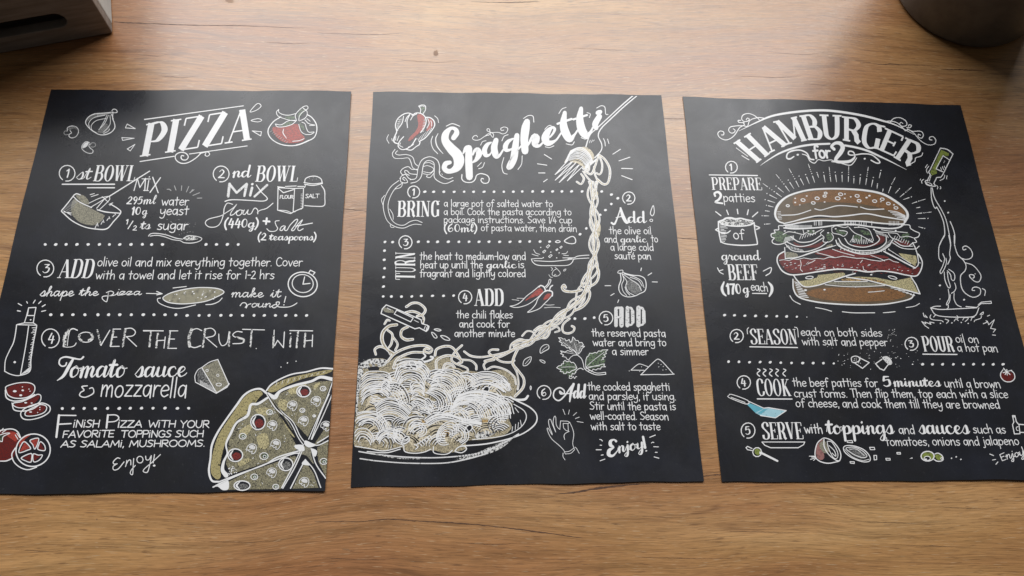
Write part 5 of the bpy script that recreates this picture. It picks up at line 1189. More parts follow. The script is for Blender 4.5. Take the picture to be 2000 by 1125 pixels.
p = S2.g('fork_drawing', *TM)
p.s('1330 38,1200 150,1055 285,930 400,868 455,840 510,812 600|1370 42,1230 160,1080 300,980 400,948 480,985 570,980 640,910 722', 2.5, layer=2)
for a, b, c in (('620 745', '475 905', '650 770'), ('665 765', '475 968', '695 785'), ('700 775', '520 992', '735 800'), ('740 800', '608 975', '780 815')):
    p.f('!%s,%s,%s' % (a, b, c), 'black', 3); p.s('!%s,%s' % (a, b), 2, layer=4); p.s('!%s,%s' % (b, c), 2, layer=4)
p = S2.g('noodle_ball_drawing', *TM)
p.f('625 690,640 640,720 620,800 600,870 640,905 720,860 800,840 880,780 850,720 780,620 790,575 770', 'pasta', 1)
for t in range(8):
    a = t/7; p.s('%g %g,%g %g,%g %g,%g %g' % (640-a*40, 690+a*75, 720-a*30, 640+a*105, 800-a*35, 660+a*110, 868-a*60, 740+a*70), 1.0 if t % 2 else .01, 'black', layer=3, taper=True); p.s('%g %g,%g %g,%g %g,%g %g,%g %g' % (622+a*-40, 690+a*85, 660-a*10, 640+a*100, 760-a*20, 610+a*120, 850-a*50, 680+a*110, 890-a*80, 780+a*70), 2.5, layer=2)
noodle(p, '960 690,1020 740,1070 830,1075 920,1050 1000,1000 1010,940 960', 5, 2); noodle(p, '960 700,990 790,985 870,960 905,930 890', 4.2, 2); noodle(p, '760 900,790 950,760 1010,712 985', 4.4, 2); noodle(p, '950 700,910 820,870 900,800 870', 4.4, 2)
noodle(p, '850 780,840 860,780 840|780 870,830 940,870 980|900 820,910 900,940 980,920 1040', 4, 2); p.s('850 800,930 740', 4, layer=3)
S2.end()

# ---------------------------------------------------------------- HAMBURGER
S3 = Sheet(make_poster([(1333, 190), (1874, 207), (2066, 937), (1409, 942)], lean_fn(1371, -.10, 1965, -.255), 11,
    'black chalkboard poster headed HAMBURGER for 2, rightmost of the three recipe sheets', 0.35))
TX, TY, TZ, Ta, Tb, Tc, Td, Te, Tf, Tg, Th, Ti, Tj, Tk = (1330, 190, .15), (1590, 190, .16), (1360, 300, .16), (1480, 310, .17), (1490, 440, .17), (1790, 280, .1779), (1780, 460, .1778), (1370, 460, .1422), (1390, 590, .155), (1680, 600, .16), (1400, 700, .155), (1690, 700, .155), (1430, 810, .15), (1700, 810, .15)
p = S3.g('title_lettering', *TX)
p.quad('H', (985, 855), (1155, 735), (680, 600), (900, 465), 9.6, 3.4); p.quad('A', (1165, 720), (1375, 620), (965, 432), (1170, 330), 9.6, 3.4); p.quad('M', (1385, 612), (1635, 560), (1205, 318), (1500, 252), 9.6, 3.4); p.quad('B', (1655, 553), (1850, 540), (1545, 240), (1745, 225), 9.6, 3.4)
p.tile(*TY)
p.quad('U', (110, 515), (320, 510), (65, 212), (325, 222), 9.6, 3.4); p.quad('R', (350, 522), (560, 560), (345, 232), (580, 272), 9.6, 3.4); p.quad('G', (560, 585), (780, 650), (600, 295), (845, 350), 9.6, 3.4); p.quad('E', (775, 630), (965, 715), (872, 375), (1095, 478), 9.6, 3.4); p.quad('R', (970, 728), (1165, 842), (1120, 492), (1345, 610), 9.6, 3.4)
p.tile(*TX); p.t('H', 'for', 1735, 788, 1955, 788, 158, 4.6)
p.tile(*TY); p.s('245 635,215 600,260 560,322 565,350 615,320 680,265 755,290 788,420 785,480 752,500 720', ws=[6, 6, 6, 8, 9, 9, 7, 6, 6, 4.5, 3])
p = S3.g('title_ornament', 0, 0, 1)
p.s('1443 256,1480 238,1510 226,1555 218.5,1600 215.5,1638 218,1686 226,1726 236.5,1750 244.5,1786 263', ws=[.8, 3, 4.2, 4.6, 4.6, 4.6, 4.4, 3.6, 2.6, .8])
p.tile(*TX); p.s('1035 888,1150 808,1300 722,1500 652,1700 617,1935 605', ws=[.6, 2.4, 3.8, 4.2, 4.2, 4]); p.tile(*TY); p.s('375 588,500 610,650 652,800 720,950 792,1130 885', ws=[4.2, 4.2, 4.2, 3.6, 2.4, .5])
p.tile(*TX)
p.s('1080 272,1000 265,900 300,870 372|1020 292,960 240,880 212,810 230,790 280,820 315,870 310,890 285,865 270,850 292|870 385,800 370,700 375,640 390,620 430,650 465,690 460,705 430,680 410|810 330,825 360,770 390,740 430,700 490,640 540,570 555,500 520,480 470,510 440,555 452,555 488,525 490|825 330,790 330,750 325,745 303,778 300', 1.9)
p.tile(*TY)
p.s('860 297,930 290,1010 310,1070 360,1110 402|920 318,970 260,1050 250,1120 290,1130 340,1080 355,1045 330,1060 305,1082 320|1130 370,1170 370,1190 345,1160 335,1150 355|1110 410,1150 395,1200 415,1300 415,1335 460,1310 500,1270 480,1275 452,1300 462|1140 385,1220 440,1300 530,1390 580,1470 570,1485 520,1450 480,1410 490,1412 515,1440 522', 1.8)
p.tile(*TX); p.s('!720 660,870 770', 1.6); p.s('!793 760,885 815', 2); p.s('1470 772,1420 802,1378 790,1390 730,1460 695,1560 690,1640 730,1680 800,1730 812', 3.2); p.dots([(1520, 748)], 2.4); p.s('1580 740,1640 762,1680 830,1740 857,1790 812,1860 828,1950 815,2000 835', 1.9)
p.tile(*TY); p.s('1325 680,1310 715,1240 740,1232 780,1180 812', 2.0); p.s('500 718,480 670,430 658,418 690,450 706,520 700,600 690,700 702,780 760,802 798,760 802,695 768', 2.8); p.dots([(617, 750)], 2.2); p.s('215 785,300 797,430 830,480 800,520 740', 1.9)
p = S3.g('step_lettering', *TZ)
p.num(428, 166, 73, '1'); p.s('!158 260,745 268', 2.5); p.t('B', 'PREPARE', 192, 442, 800, 447, 152, 3.4, 1.3)
p.s('230 518,222 485,268 470,300 510,275 560,235 592,320 608', ws=[4, 4, 5, 5, 4.5, 4, 3.4]); p.t('H', 'patties', 335, 585, 722, 590, 105, 2.1); p.t('H', 'of', 455, 1040, 590, 1045, 118, 2.3)
p.s('!235 708,300 758|!370 690,392 745|!500 680,508 735|!635 685,622 745|!750 715,685 772', 2.4)
p = S3.g('cooking_pot_drawing', *TZ)
p.f('280 830,360 792,480 788,620 800,690 825,650 870,500 885,340 865', 'rough')
p.s('270 830,275 950,300 1080', 3); p.s('300 1080,380 1105,560 1120,720 1110,745 1090,720 960,705 845', 2.8); p.s('275 830,340 870,500 888,650 872,705 842', 3); p.s('280 825,330 810,360 790,420 785,480 798,540 790,620 808,690 822', 3.4)
for x, y in ((430, 820), (500, 845), (570, 830), (620, 850), (380, 815)): p.e(x, y, 22, 12, 'black', w=1.2, layer=2)
p.s('235 930,270 908|235 930,300 962,370 970,415 942|718 880,772 905,735 925', 2.6)
for k in range(13): p.s('!%g %g,%g %g' % (290+k*1.5, 850+k*18, 350+random.uniform(-20, 30), 855+k*18), 1.3)
p = S3.g('step_lettering', *Te)
p.t('V', 'ground', 278, 338, 800, 335, 128, 3.4, 1.3); p.t('B', 'BEEF', 372, 612, 780, 612, 215, 4.2, 1.5)
p.s('310 638,282 720,300 790,338 828', ws=[3, 5.5, 5, 3]); p.t('V', '170', 350, 800, 550, 800, 138, 4.6, 1.8); p.t('V', 'g', 575, 790, 650, 790, 130, 3.6, 1.4); p.t('H', 'each', 685, 755, 920, 768, 118, 2.0); p.s('!700 795,895 797', 2.2); p.s('920 642,965 700,965 770,932 835', ws=[3, 5.5, 5.5, 3])
p.s('220 445,250 500,300 530|245 485,295 470|850 488,955 440,945 510,885 550', 2.2)
p.tile(*Tf)
p.num(315, 428, 84, '2'); p.t('B', 'SEASON', 495, 530, 1080, 533, 192, 3.8, 1.4); p.s('465 323,447 345,452 400|1045 315,1080 335,1092 440', 1.7); p.s('!480 563,1082 573', 2.6)
p.t('H', 'each on both sides', 1565, 655.5, 1724, 657, 15.5, 1.9, absd=True); p.t('H', 'with salt and pepper', 1567.5, 673.5, 1734.4, 675.5, 15.5, 1.9, absd=True)
p.tile(*Tg)
p.num(627, 447, 80, '3'); p.t('B', 'POUR', 778, 540, 1155, 543, 186, 3.9, 1.4); p.s('!765 573,1182 577', 2.5); p.t('H', 'oil on', 1172, 430, 1452, 434, 98, 1.9); p.t('H', 'a hot pan', 1195, 538, 1685, 544, 98, 1.9)
p.tile(*Th)
p.num(340, 303, 85, '4'); p.t('B', 'COOK', 510, 470, 930, 473, 212, 3.9, 1.4); p.s('!510 510,948 512', 2.5)
p.t('H', 'the beef patties for', 1549, 754.5, 1715.6, 755.5, 16.5, 1.95, absd=True); p.t('H', 'crust forms. Then flip them, top each with a slice', 1552, 775.6, 1970, 777, 16.5, 1.95, absd=True); p.t('H', 'of cheese, and cook them till they are browned', 1555, 795, 1954, 797.8, 16.5, 1.95, absd=True)
p.tile(*Ti); p.t('V', '5', 228, 352, 330, 352, 128, 4.8, 1.9); p.t('V', 'minutes', 365, 350, 945, 352, 122, 4.2, 1.5); p.t('H', 'until a brown', 1010, 363, 1710, 370, 108, 1.95)
p.tile(*Tj); p.num(207, 206, 90, '5', ry=100); p.t('B', 'SERVE', 400, 320, 925, 318, 220, 4.3, 1.5); p.s('!388 355,945 355,930 390,860 430,500 430,425 398,388 355', 2.0); p.t('H', 'with', 948, 240, 1185, 240, 122, 2.3)
p.t('V', 'toppings', 1616, 847, 1745, 847, 30, 5, 1.8, absd=True)
p.tile(*Tk); p.t('H', 'and', 378, 245, 585, 247, 112, 2.0); p.t('V', 'sauces', 645, 247, 1285, 247, 200, 5, 1.8); p.t('H', 'such as', 1345, 240, 1770, 240, 112, 1.9); p.t('H', 'tomatoes, onions and jalapeno', 207, 402, 1945, 392, 112, 1.9)
p.s('!1740 495,1685 520,1718 600,1768 580|!1700 555,1740 540', 1.7); p.t('V', 'njoy', 1775, 580, 2010, 525, 110, 1.8, 1.8); p.s('!1555 512,1605 532|!1590 590,1630 582|!1660 615,1635 645', 1.8); p.s('!1968 418,2010 520', 1.8)
p = S3.g('dotted_line', *Tf); p.dots([(162, 165), (288, 166), (418, 172), (553, 174), (690, 177), (820, 178), (945, 180), (1073, 184, .8), (1200, 188, .35)], 3.0)
p = S3.g('dotted_line', *Tf); p.dots([(213, 750), (345, 752), (478, 757), (610, 756), (738, 758), (870, 763), (1007, 767), (1148, 768), (1278, 769), (1408, 770), (1538, 773, .75), (1670, 776, .35)], 3.0)
p.tile(*Tg); p.dots([(640, 697, .5)]+[(x, 697) for x in (762, 883, 1007, 1138, 1262, 1383, 1503, 1625, 1745)], 3.0)
p = S3.g('salt_and_pepper_drawing', *Tf)
p.s('1765 752,1762 700,1810 680,1862 700,1855 742,1800 762,1765 752|!1862 702,1985 762,1900 835,1800 765', 2.1); p.s('1850 695,1870 720,1850 755', 1.5); p.dots([(1800, 715), (1820, 705), (1795, 735), (1822, 730)], .9)
p.tile(*Tg); p.s('!265 635,188 690,240 750,290 770,350 690', 2.2); p.f('268 612,330 598,382 650,388 692,350 702,290 645', 'chalk', 1); p.dots([(300, 625), (330, 640), (350, 665), (320, 660), (345, 685)], .9, 'black')
for k in range(70): p.dots([(random.gauss(-60 if k % 2 else 430, 140), random.gauss(640 if k % 3 else 520, 60))], random.uniform(.4, 1.0), 'chalk')
for k in range(16): p.dots([(random.uniform(330, 440), random.uniform(250, 430))], random.uniform(.5, 1.0), 'chalk')
p = S3.g('small_tomato_drawing', *Tg)
p.f('1745 790,1720 850,1780 900,1850 895,1875 850,1850 800', 'dred'); p.s('1745 762,1715 810,1722 860,1770 905,1840 908,1885 870,1880 810,1840 770', 2.0); p.s('!1750 745,1790 790|!1850 770,1790 785|!1745 800,1790 785,1830 822|!1790 760,1795 830|!1770 822,1790 785', 1.9)
p = S3.g('steam_drawing', *Th)
for x in (515, 590, 670, 748, 840): p.s('%g 132,%g 150,%g 180,%g 200,%g 225' % (x, x+30, x-2, x-4, x+25), 2.2)
p = S3.g('spatula_drawing', *Th)
p.f('!400 560,590 630,520 700,480 680,430 630,380 580', 'teal'); p.f('!590 635,660 625,865 660,740 750,550 720,480 685', 'cyan'); p.f('!590 640,640 635,560 700,510 690', 'teal', 1)
p.s('150 470,185 453,390 530,370 575,150 492,150 470|180 490,355 555', 1.7); p.s('!400 540,590 627,650 620,875 658,740 750,550 720', 1.9)
p = S3.g('bottle_drawing', *Tk)
p.s('!1850 12,1882 12,1900 90,1935 132,1948 248,1875 250,1850 130,1868 95,1850 12', 2.0); p.s('!1852 28,1885 28|!1935 125,2010 130|!1950 228,2010 232', 2.2); p.s('1925 155,1900 165,1905 200,1925 205', 1.5)
p = S3.g('onion_drawing', *Tj)
p.f('1180 320,1110 390,1090 480,1100 550,1150 590,1200 560,1180 440', 'pink'); p.f('1190 330,1240 400,1260 480,1200 500,1130 400', 'cream')
p.s('1180 305,1110 370,1080 480,1090 560,1150 610,1250 632,1350 615,1400 595,1415 520,1380 430,1300 340,1220 305,1180 305|1195 318,1200 420,1260 520,1350 590,1390 600', 2.2)
p.s('1235 345,1300 360,1370 480,1370 560,1320 560,1260 450,1235 345|1260 400,1330 470,1350 540,1300 500', 1.6); p.s('!1005 540,1080 540|!1020 582,1085 560|!1060 595,1085 570|!1035 552,1085 550', 1.8)
p = S3.g('onion_slice_drawing', *Tj)
p.f('1510 430,1600 425,1700 470,1750 540,1680 570,1560 520', 'dust'); p.s('1450 430,1490 402,1600 410,1720 460,1790 540,1790 602,1700 612,1560 560,1470 490', 2.1, closed=True); p.s('1490 430,1600 425,1710 480,1755 540,1700 560,1590 520,1500 460', 1.7, closed=True); p.s('1530 450,1620 450,1720 530|1465 450,1560 545,1690 595,1785 580', 1.3)
for q in ('1495 340,1560 335,1570 365,1500 360', '1790 425,1850 425,1858 455,1800 455', '1845 530,1880 530,1882 585,1850 588', '1535 610,1590 612,1590 635,1540 630'): p.s('!'+q, 1.8, closed=True)
p.tile(*Tk)
for q in ('200 568,255 568,258 590,208 592', '345 492,390 492,392 512,348 512'): p.s('!'+q, 1.8, closed=True)
p.f('!508 572,545 555,550 570', 'white', 1); p.dots([(1057, 566), (1118, 548), (1178, 582)], 1.6)
p = S3.g('olive_drawing', *Tk)
p.f('670 530,740 480,820 520,820 570,740 590,680 570', 'olive'); p.f('840 530,900 515,940 560,880 590', 'olive'); p.e(745, 540, 86, 64, w=2.4, layer=2); p.s('840 512,880 500,930 530,948 575,930 600,870 605,825 580', 2.2, layer=2); p.e(740, 568, 40, 26, 'black', layer=2); p.e(740, 568, 42, 28, w=1.7, layer=3); p.e(722, 580, 16, 10, layer=3); p.e(928, 570, 12, w=1.6, layer=2)
p = S3.g('olive_on_pick_drawing', *Tj)
p.f('290 460,340 440,380 490,330 530', 'olive'); p.e(325, 487, 58, 60, w=2.1, layer=2); p.s('!180 430,200 412,258 440|!180 430,200 455,262 468', 2.0, layer=2); p.e(325, 490, 25, 25, 'olive', w=2, layer=2); p.s('!385 500,590 602', 4, layer=2); p.f('355 480,390 490,380 520,350 500', 'white', 2)
p = S3.g('oil_bottle_drawing', *Tc)
p.f('!272 70,355 108,352 140,285 130,215 275,225 330,172 352,152 318', 'olive'); p.s('265 52,340 68,400 116|!262 55,150 288,132 315,152 342,118 412|!400 118,285 350,265 372,222 375,190 440', 2.2); p.s('95 420,110 450,150 465,205 470,195 445|95 420,105 408,125 410', 2.1); p.e(138, 445, 34, 12, w=1.4, rot=.4)
p.s('!360 180,292 135,215 280,288 312', 2.0); p.s('!160 350,140 415|!285 255,298 290|!265 265,275 295|!305 250,315 270', 1.5); p.dots([(300, 210), (308, 195)], 1.0)
p.s('135 250,110 290,120 328|120 232,98 265|78 395,55 415,62 438|45 392,40 405|222 462,235 480,228 500|262 475,268 490,260 500|310 348,300 385,258 408|335 355,330 390', 1.6)
p = S3.g('pouring_oil_drawing', *Tc)
p.s('160 488,162 560,168 620,190 690,212 715,222 700,270 790,300 880,310 1000,280 1060,250 1125|172 488,200 600,280 740,330 860,370 1060,375 1125|370 858,400 930,420 1010,418 1125', 1.9); p.dots([(310, 633), (348, 760)], 1.9)
p.tile(*Td)
p.s('360 0,310 100,300 180,305 250,332 285|410 0,430 100,420 200,428 250,400 315|470 0,475 100,510 210,570 270,600 330,590 385,545 435,540 500,555 580,600 640,680 678,750 650,758 590,710 565,672 578,668 600,695 605', 1.9)
p.s('550 250,600 262,650 250,672 210,650 150,600 115,565 130,572 158,600 150|595 300,680 330,750 410,765 460,740 508,690 500,640 450,645 430,685 435,690 460,675 468', 1.9)
p.s('345 200,365 260,340 345,315 395,328 418,360 370,385 300,380 250|360 400,370 490,405 570,428 560,405 480,395 400|410 370,465 410,478 460,465 495,440 480,430 430,395 385|475 520,490 570,475 610,440 635|405 590,415 680,385 750,395 762,420 720,428 650|470 630,470 700,500 760,548 785|405 765,405 795,385 810', 1.7)
p.dots([(313, 548), (580, 705), (315, 697, .5), (700, 422, .5)], 2.1)
p = S3.g('frying_pan_drawing', *Td)
p.s('212 795,265 868,380 892,600 897,700 880,742 795|212 795,330 812,560 802,718 793|212 795,260 778,320 776|600 780,718 790', 1.9); p.s('!718 790,765 748,880 745,875 722,770 732,735 760', 1.8)
p = S3.g('flames_drawing', *Td)
p.s('!130 852,140 890,175 900,150 875|!115 945,150 990,190 1018|!115 945,160 970,150 950,215 975,200 950,250 960|!820 935,835 950,790 970|!835 940,850 980,912 925,870 1020,925 1030,900 1062|!890 1092,925 1095|!835 885,860 875', 1.6)
p.s('215 870,205 900,235 925,330 935,350 950|245 895,265 875,300 882|370 918,410 935,385 965|470 940,490 915,515 935|500 880,515 900,500 920|565 930,580 905,625 905,610 930,590 945|655 935,665 905,690 895|690 948,700 930,760 910,770 880|755 865,790 840,785 865,755 868|780 582,812 605,805 660', 1.6); p.dots([(445, 960), (548, 955), (625, 965), (320, 965)], 1.4)
p = S3.g('burger_rays', *Ta)
RAYS = [(365, 378, 300, 290, 210, 180), (415, 345, 350, 245), (475, 328, 425, 230, 360, 115), (530, 305, 475, 200), (593, 288, 550, 182), (655, 275, 620, 170, 580, 60), (700, 218, 680, 158), (775, 272, 755, 158), (840, 265, 830, 190, 820, 95), (905, 268, 890, 155), (970, 268, 968, 158), (1040, 268, 1043, 180, 1045, 85), (1103, 285, 1105, 205), (1170, 295, 1180, 185), (1240, 302, 1254, 200, 1270, 95), (1305, 325, 1328, 215), (1370, 345, 1375, 290), (1395, 225, 1415, 135), (1435, 380, 1440, 350), (1500, 395, 1540, 290, 1580, 215), (1580, 398, 1628, 345), (1630, 442, 1700, 385, 1765, 330), (1670, 470, 1765, 438), (1770, 515, 1850, 487, 1925, 465), (1820, 565, 1860, 558), (1820, 630, 1910, 622, 1995, 612), (1840, 688, 1955, 685), (1845, 782, 1918, 800), (275, 440, 190, 378, 60, 285), (298, 388, 210, 315), (222, 460, 105, 400), (198, 505, 85, 470), (180, 555, 100, 535), (138, 605, 90, 598), (130, 657, 50, 655), (145, 748, 80, 752)]
for r in RAYS:
    a = np.array(r[:2]); b = np.array(r[2:4])
    c = a+(b-a)*.72
    p.s('!%g %g,%g %g' % (*a, *c), ws=[.8, 1.9]); p.dots([tuple(b)], 1.15)
    if len(r) > 4:
        d = np.array(r[4:])
        p.dots([tuple(b+(d-b)*t) for t in (.22, .42)], .9); p.s('!%g %g,%g %g' % (*(b+(d-b)*.6), *d), ws=[1.6, .9])
p = S3.g('burger_bun_drawing', *Ta); p.wk = .88
BUN = '250 735,212 690,200 620,232 530,330 440,480 383,650 352,900 345,1200 360,1430 405,1600 500,1700 590,1720 660,1690 700,1450 670,1250 632,1050 652,880 665,700 655,550 682,400 722,320 745'
p.f(BUN, 'tan'); p.f('430 430,650 372,900 360,1200 378,1430 425,1600 520,1690 620,1650 655,1520 600,1250 530,900 500,600 505,420 540', 'amber', 1); p.f('560 400,900 362,1200 376,1430 425,1590 520,1670 600,1520 555,1250 480,900 440,640 440', 'amber', 1); p.f('320 745,550 690,880 675,1250 645,1450 680,1690 710,1650 745,1450 740,1200 715,950 712,700 710,500 728', 'tan')
p.s('300 742,235 715,200 640,230 535,330 440,480 383,650 352,900 345,1200 360,1430 405,1600 500,1700 590,1722 660,1690 722', ws=[4.6]*11+[5, 5, 5.5][:3] if False else [3, 4, 5, 6, 4.4, 4, 4, 4, 4.4, 5, 5, 5, 6, 6, 5, 5][:14], layer=2)
p.s('300 745,400 722,550 682,700 655,880 666,1050 652,1250 632,1450 668,1690 705', 3.0, layer=2)
p.s('300 765,400 752,500 732,700 710,950 715,1200 720,1450 745,1650 750,1700 722', 3.6, layer=2); p.s('300 795,450 806,700 790,900 765,1100 755,1300 782,1500 802,1620 790,1680 752', 3.6, layer=2)
for k in range(24): x = 320+k*13; p.s('!%g 765,%g 795' % (x, x), 2.0 if k < 12 else 1.3, layer=2)
for x in (650, 670, 700, 715, 735, 995, 1010, 1035, 1065, 1080, 1100, 1120, 1165, 1190, 1220, 1245, 1310, 1510, 1530, 1555, 1575, 1600, 1620): p.s('!%g 718,%g 765' % (x, x), 1.6, layer=2)
for x, y, r in ((345, 540, 1), (430, 502, .7), (430, 455, .6), (520, 475, 1.3), (563, 428, .6), (483, 530, .5), (638, 508, 1.2), (682, 455, 1.3), (768, 430, 1), (780, 395, .9), (768, 497, .6), (918, 455, 1.5), (952, 408, 1.3), (1002, 405, .6), (1068, 438, .6), (1000, 455, .6), (1142, 427, 1.3), (1165, 483, 1.2), (1250, 447, .8), (1283, 425, .8), (1343, 487, 1.3), (1430, 465, 1.2), (1415, 493, .5), (1500, 515, 1.2), (1565, 530, .6), (1588, 565, 1.2)):
    if r > .8: p.e(x, y, 19*r, 12*r, w=1.9, rot=.15, layer=2)
    else: p.e(x, y, 18*r, 13*r, layer=2)
p.s('275 650,450 640,610 590|655 575,720 590,800 570,900 542,1000 540,1145 555|1180 555,1280 582,1450 578', 2.3, layer=2)
for k in range(5): p.s('%g %g,%g %g,1695 %g' % (1500+k*25, 598+k*19, 1600+k*10, 612+k*16, 655+k*9), 1.8, layer=2)
for k in range(6): p.s('!%g %g,%g %g' % (225+k*2, 610+k*17, 262+k*3, 608+k*17), 1.2, layer=2)
p.tile(*Tb)
p.f('355 620,360 740,420 825,600 872,850 900,1150 908,1400 898,1600 865,1700 835,1720 790,1400 700,1060 705,720 680,480 705', 'tan'); p.f('500 780,640 725,1060 715,1450 730,1640 800,1500 855,1150 878,800 866,600 830', 'amber', 1); p.f('620 770,760 725,1060 728,1400 745,1520 800,1400 840,1100 855,820 845,680 810', 'amber', 1)
p.s('345 620,355 740,420 828,600 878,850 905,1150 915,1400 905,1600 872,1705 838,1735 790', 3.3, layer=2)
for k in range(9): p.s('!%g %g,%g %g' % (365+k*7, 650+k*21, 410+k*14, 668+k*20), 2.0, layer=2)
for k in range(6): p.s('!%g %g,%g %g' % (1470+k*45, 720+k*15, 1555+k*38, 718+k*18), 1.9, layer=2)
p.e(490, 745, 18, 10, layer=2); p.e(708, 740, 14, 9, layer=2); p.dots([(882, 742), (1100, 810), (1065, 710)], 1.3); p.s('1210 768,1300 762,1395 752', 1.7, layer=2)
p.s('310 808,350 865,430 908|605 945,700 962,790 988|912 993,1050 1006,1285 1005|1382 1005,1450 1000,1520 992|1645 945,1740 930,1800 898', 2.0)
p = S3.g('burger_cheese_drawing', *Tb); p.wk = .88
p.f('360 575,420 650,480 700,620 688,780 640,920 590,930 545,700 565,500 580', 'yellow', 1); p.f('360 575,600 560,620 600,420 640', 'black', 1); p.f('!960 600,1200 632,1400 682,1790 785,1700 600,1500 640,1300 600,1100 590', 'yellow', 1); p.f('900 620,1100 600,1380 640,1390 665,1200 640,960 640', 'orange', 1); p.f('760 650,1100 645,1380 680,1340 690,1080 700,760 675', 'cream', 1)
p.s('350 572,400 640,480 705,620 692,780 642,930 590,1062 553', 3.0, layer=2); p.s('!960 595,1200 630,1400 682,1805 788|!1805 788,1760 680,1700 590', 2.8, layer=2); p.s('715 682,900 700,1100 706,1400 692|!820 645,1200 645', 1.9, layer=2); p.e(535, 600, 44, 15, w=1.7, layer=2, rot=-.1); p.e(1490, 600, 52, 15, w=1.7, layer=2, rot=.25); p.e(1245, 568, 14, 8, layer=2)
p.f('265 310,380 320,400 360,280 375', 'cream', 1); p.f('!1560 320,1700 340,1760 350,1770 420,1750 470,1600 370', 'yellow', 1); p.f('720 240,800 215,780 260', 'cream', 1)
p.s('!250 255,258 382', 2.2, layer=3); p.s('258 382,400 368,560 312,800 240', 2.8, layer=3); p.s('!1390 300,1750 490', 3.2, layer=3); p.s('!1440 275,1700 440', 1.4, layer=3); p.s('1750 490,1785 450,1780 360,1755 270,1720 200', 2.6, layer=3)
p = S3.g('burger_patty_drawing', *Tb); p.wk = .88
p.f('190 400,300 400,380 385,560 385,700 365,830 365,1000 360,1150 375,1350 405,1450 385,1560 425,1700 500,1800 480,1780 560,1700 570,1500 535,1350 522,1200 530,1050 512,850 500,650 525,560 545,320 548,230 480', 'dred', 1)
p.f('230 410,600 395,1000 395,1350 415,1600 470,1720 540,1500 520,1100 490,700 500,400 520', 'patty', 1); p.f('600 320,830 275,1200 330,1400 350,1440 380,1200 370,830 360,700 350', 'patty', 1); p.f('190 350,245 310,250 385,180 390', 'dred', 1)
p.s('240 303,180 342,163 400,180 460,230 530,320 568,450 562,650 530,850 505,1050 513,1200 535,1350 525,1500 540,1650 572,1760 582,1812 520,1832 430,1805 360,1782 330', 3.3, layer=2)
p.s('!190 402,240 395,300 405,350 385,400 392,470 375,560 390,620 380,700 388,760 365,830 372,920 355,1000 368,1080 380,1150 378,1250 400,1350 412,1450 388,1500 415,1560 428', 1.6, layer=2)
p.s('430 400,440 450,430 500,455 530|600 400,570 420,520 440|1145 400,1120 430|620 515,680 495,720 490|810 480,820 500|1150 470,1160 510,1190 520|800 275,900 310,1050 350|620 315,720 340,820 368|1240 345,1350 385,1400 410|1785 430,1810 432', 1.6, layer=2)
for k in range(260):
    x = random.uniform(240, 1740); t = random.random(); y = 395+(x-200)*.045+t*(120-abs(x-900)*.03)
    p.i.ribbon([p.P(x, y), p.P(x+random.uniform(14, 40), y-random.uniform(-6, 16))], [random.uniform(.8, 1.8), .5], random.choice(('black', 'dred', 'dred', 'red')), False, 1)
for k in range(46):
    x = random.uniform(210, 1740); y = 400+(x-200)*.04+random.uniform(10, 110); p.s('!%g %g,%g %g' % (x, y, x+random.uniform(8, 26), y-random.uniform(-4, 9)), random.uniform(1, 1.7), random.choice(('white', 'white', 'grey')), layer=2)
p = S3.g('burger_tomato_and_onion_drawing', *Tb); p.wk = .88
p.f('350 190,450 230,600 220,700 180,640 250,500 255,400 250', 'dred', 1); p.f('1300 120,1390 130,1380 200,1200 252,1030 240,1050 215,1200 225,1335 175', 'dred', 2); p.f('1500 190,1600 230,1700 230,1640 180', 'dred', 1); p.f('880 160,930 230,1060 285,1180 295,1330 272,1470 160,1460 240,1300 310,1150 325,1000 295,880 235', 'dust', 1)
p.s('838 170,870 235,1000 300,1150 332,1310 312,1430 250,1495 165|868 150,920 225,1050 282,1180 292,1320 272,1410 205,1418 140', 2.6, layer=3); p.s('940 150,1000 222,1150 252,1275 222,1340 165,1310 110', 2.2, layer=3); p.s('860 205,920 262,1060 310,1180 315,1340 290,1460 210', 1.4, layer=3)
p.s('255 212,340 290,500 302,650 255,745 190|270 190,400 242,550 222,690 145|320 130,420 192,560 182,665 118', 2.3, layer=3); p.s('1490 200,1600 262,1745 272,1795 240|1510 180,1600 235,1720 240', 2.2, layer=3); p.s('400 372,620 300,840 230', 1.5, layer=3)
for k in range(12): p.s('!%g %g,%g %g' % (280+k*16, 228+k*5, 270+k*18, 252+k*5), 1.5, layer=3)
for k in range(14): p.s('!%g %g,%g %g' % (900+k*42, 262+(k if k < 7 else 14-k)*7, 892+k*43, 280+(k if k < 7 else 14-k)*8), 1.5, layer=3)
p = S3.g('burger_lettuce_drawing', *Ta); p.wk = .82
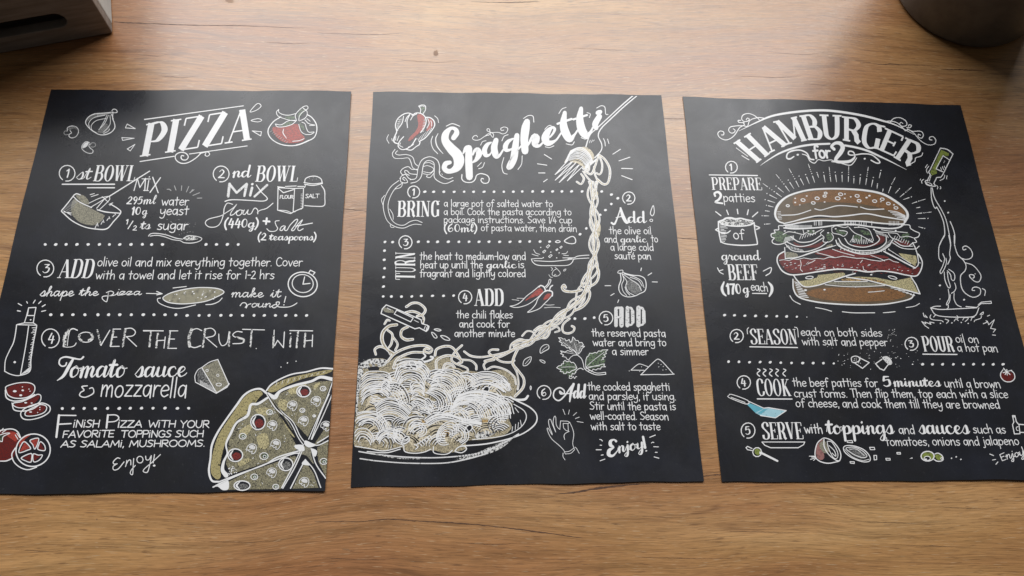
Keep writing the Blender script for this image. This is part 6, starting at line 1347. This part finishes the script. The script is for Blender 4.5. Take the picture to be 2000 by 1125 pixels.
for q in ('170 860,230 830,300 850,380 900,300 960,220 950,180 900', '560 830,640 815,660 850,590 860', '790 870,850 850,860 920,810 940', '900 820,990 820,1020 860,940 870', '1110 880,1190 870,1200 930,1150 960,1110 930', '1170 820,1280 840,1300 880,1220 870', '1660 870,1740 860,1730 910,1660 910', '1680 940,1740 950,1720 980'): p.f(q, 'green', 1)
p.s('290 770,240 772,240 815,190 820,200 850,155 865,160 900,190 912,165 940,175 970,230 985,290 975,340 950|1650 760,1740 762,1755 800,1800 830,1858 858,1840 900,1800 915,1825 955,1780 970,1740 1000', 2.6, layer=3)
p.s('290 870,350 840,430 850,520 870,560 850,620 870,700 830,740 810|520 815,530 860|760 820,720 860,760 900,750 950,800 960,850 940,870 900,850 860|850 790,860 850,940 870,990 890,1030 850,1000 830,940 825|860 790,900 770,990 790,1040 780|1110 790,1200 790,1280 820,1310 880,1330 940|1050 790,1110 850,1200 890,1270 930,1320 960|1100 880,1090 930,1110 960|1190 880,1190 930|1340 820,1400 840,1500 850,1600 860,1640 900,1720 890,1790 910|1500 860,1540 910,1600 930,1650 960|1420 815,1500 830,1620 840,1720 850', 1.9, layer=3)
for k in range(8): p.s('!%g %g,%g %g' % (300+k*16, 960-k*4, 320+k*13, 905-k*3), 1.5, layer=3)
for k in range(7): p.s('!%g %g,%g %g' % (480+k*30, 925-k*9, 500+k*28, 880-k*6), 1.5, layer=3)
for k in range(13): p.s('!%g %g,%g %g' % (1060+k*22, 960+(15 if 3 < k < 10 else 0), 1085+k*18, 920+(10 if 3 < k < 9 else 0)), 1.5, layer=3)
for k in range(9): p.s('!%g %g,%g %g' % (1345+k*17, 820+k*7, 1365+k*17, 860+k*6), 1.4, layer=3)
for k in range(7): p.s('!%g %g,%g %g' % (1560+k*26, 925+k*10, 1580+k*26, 885+k*10), 1.3, layer=3)
for x, y in ((580, 830), (895, 805), (1160, 785), (640, 830), (425, 845), (310, 830), (1335, 810), (1585, 825), (808, 852)): p.e(x, y, 12, 8, layer=3)
S3.end()
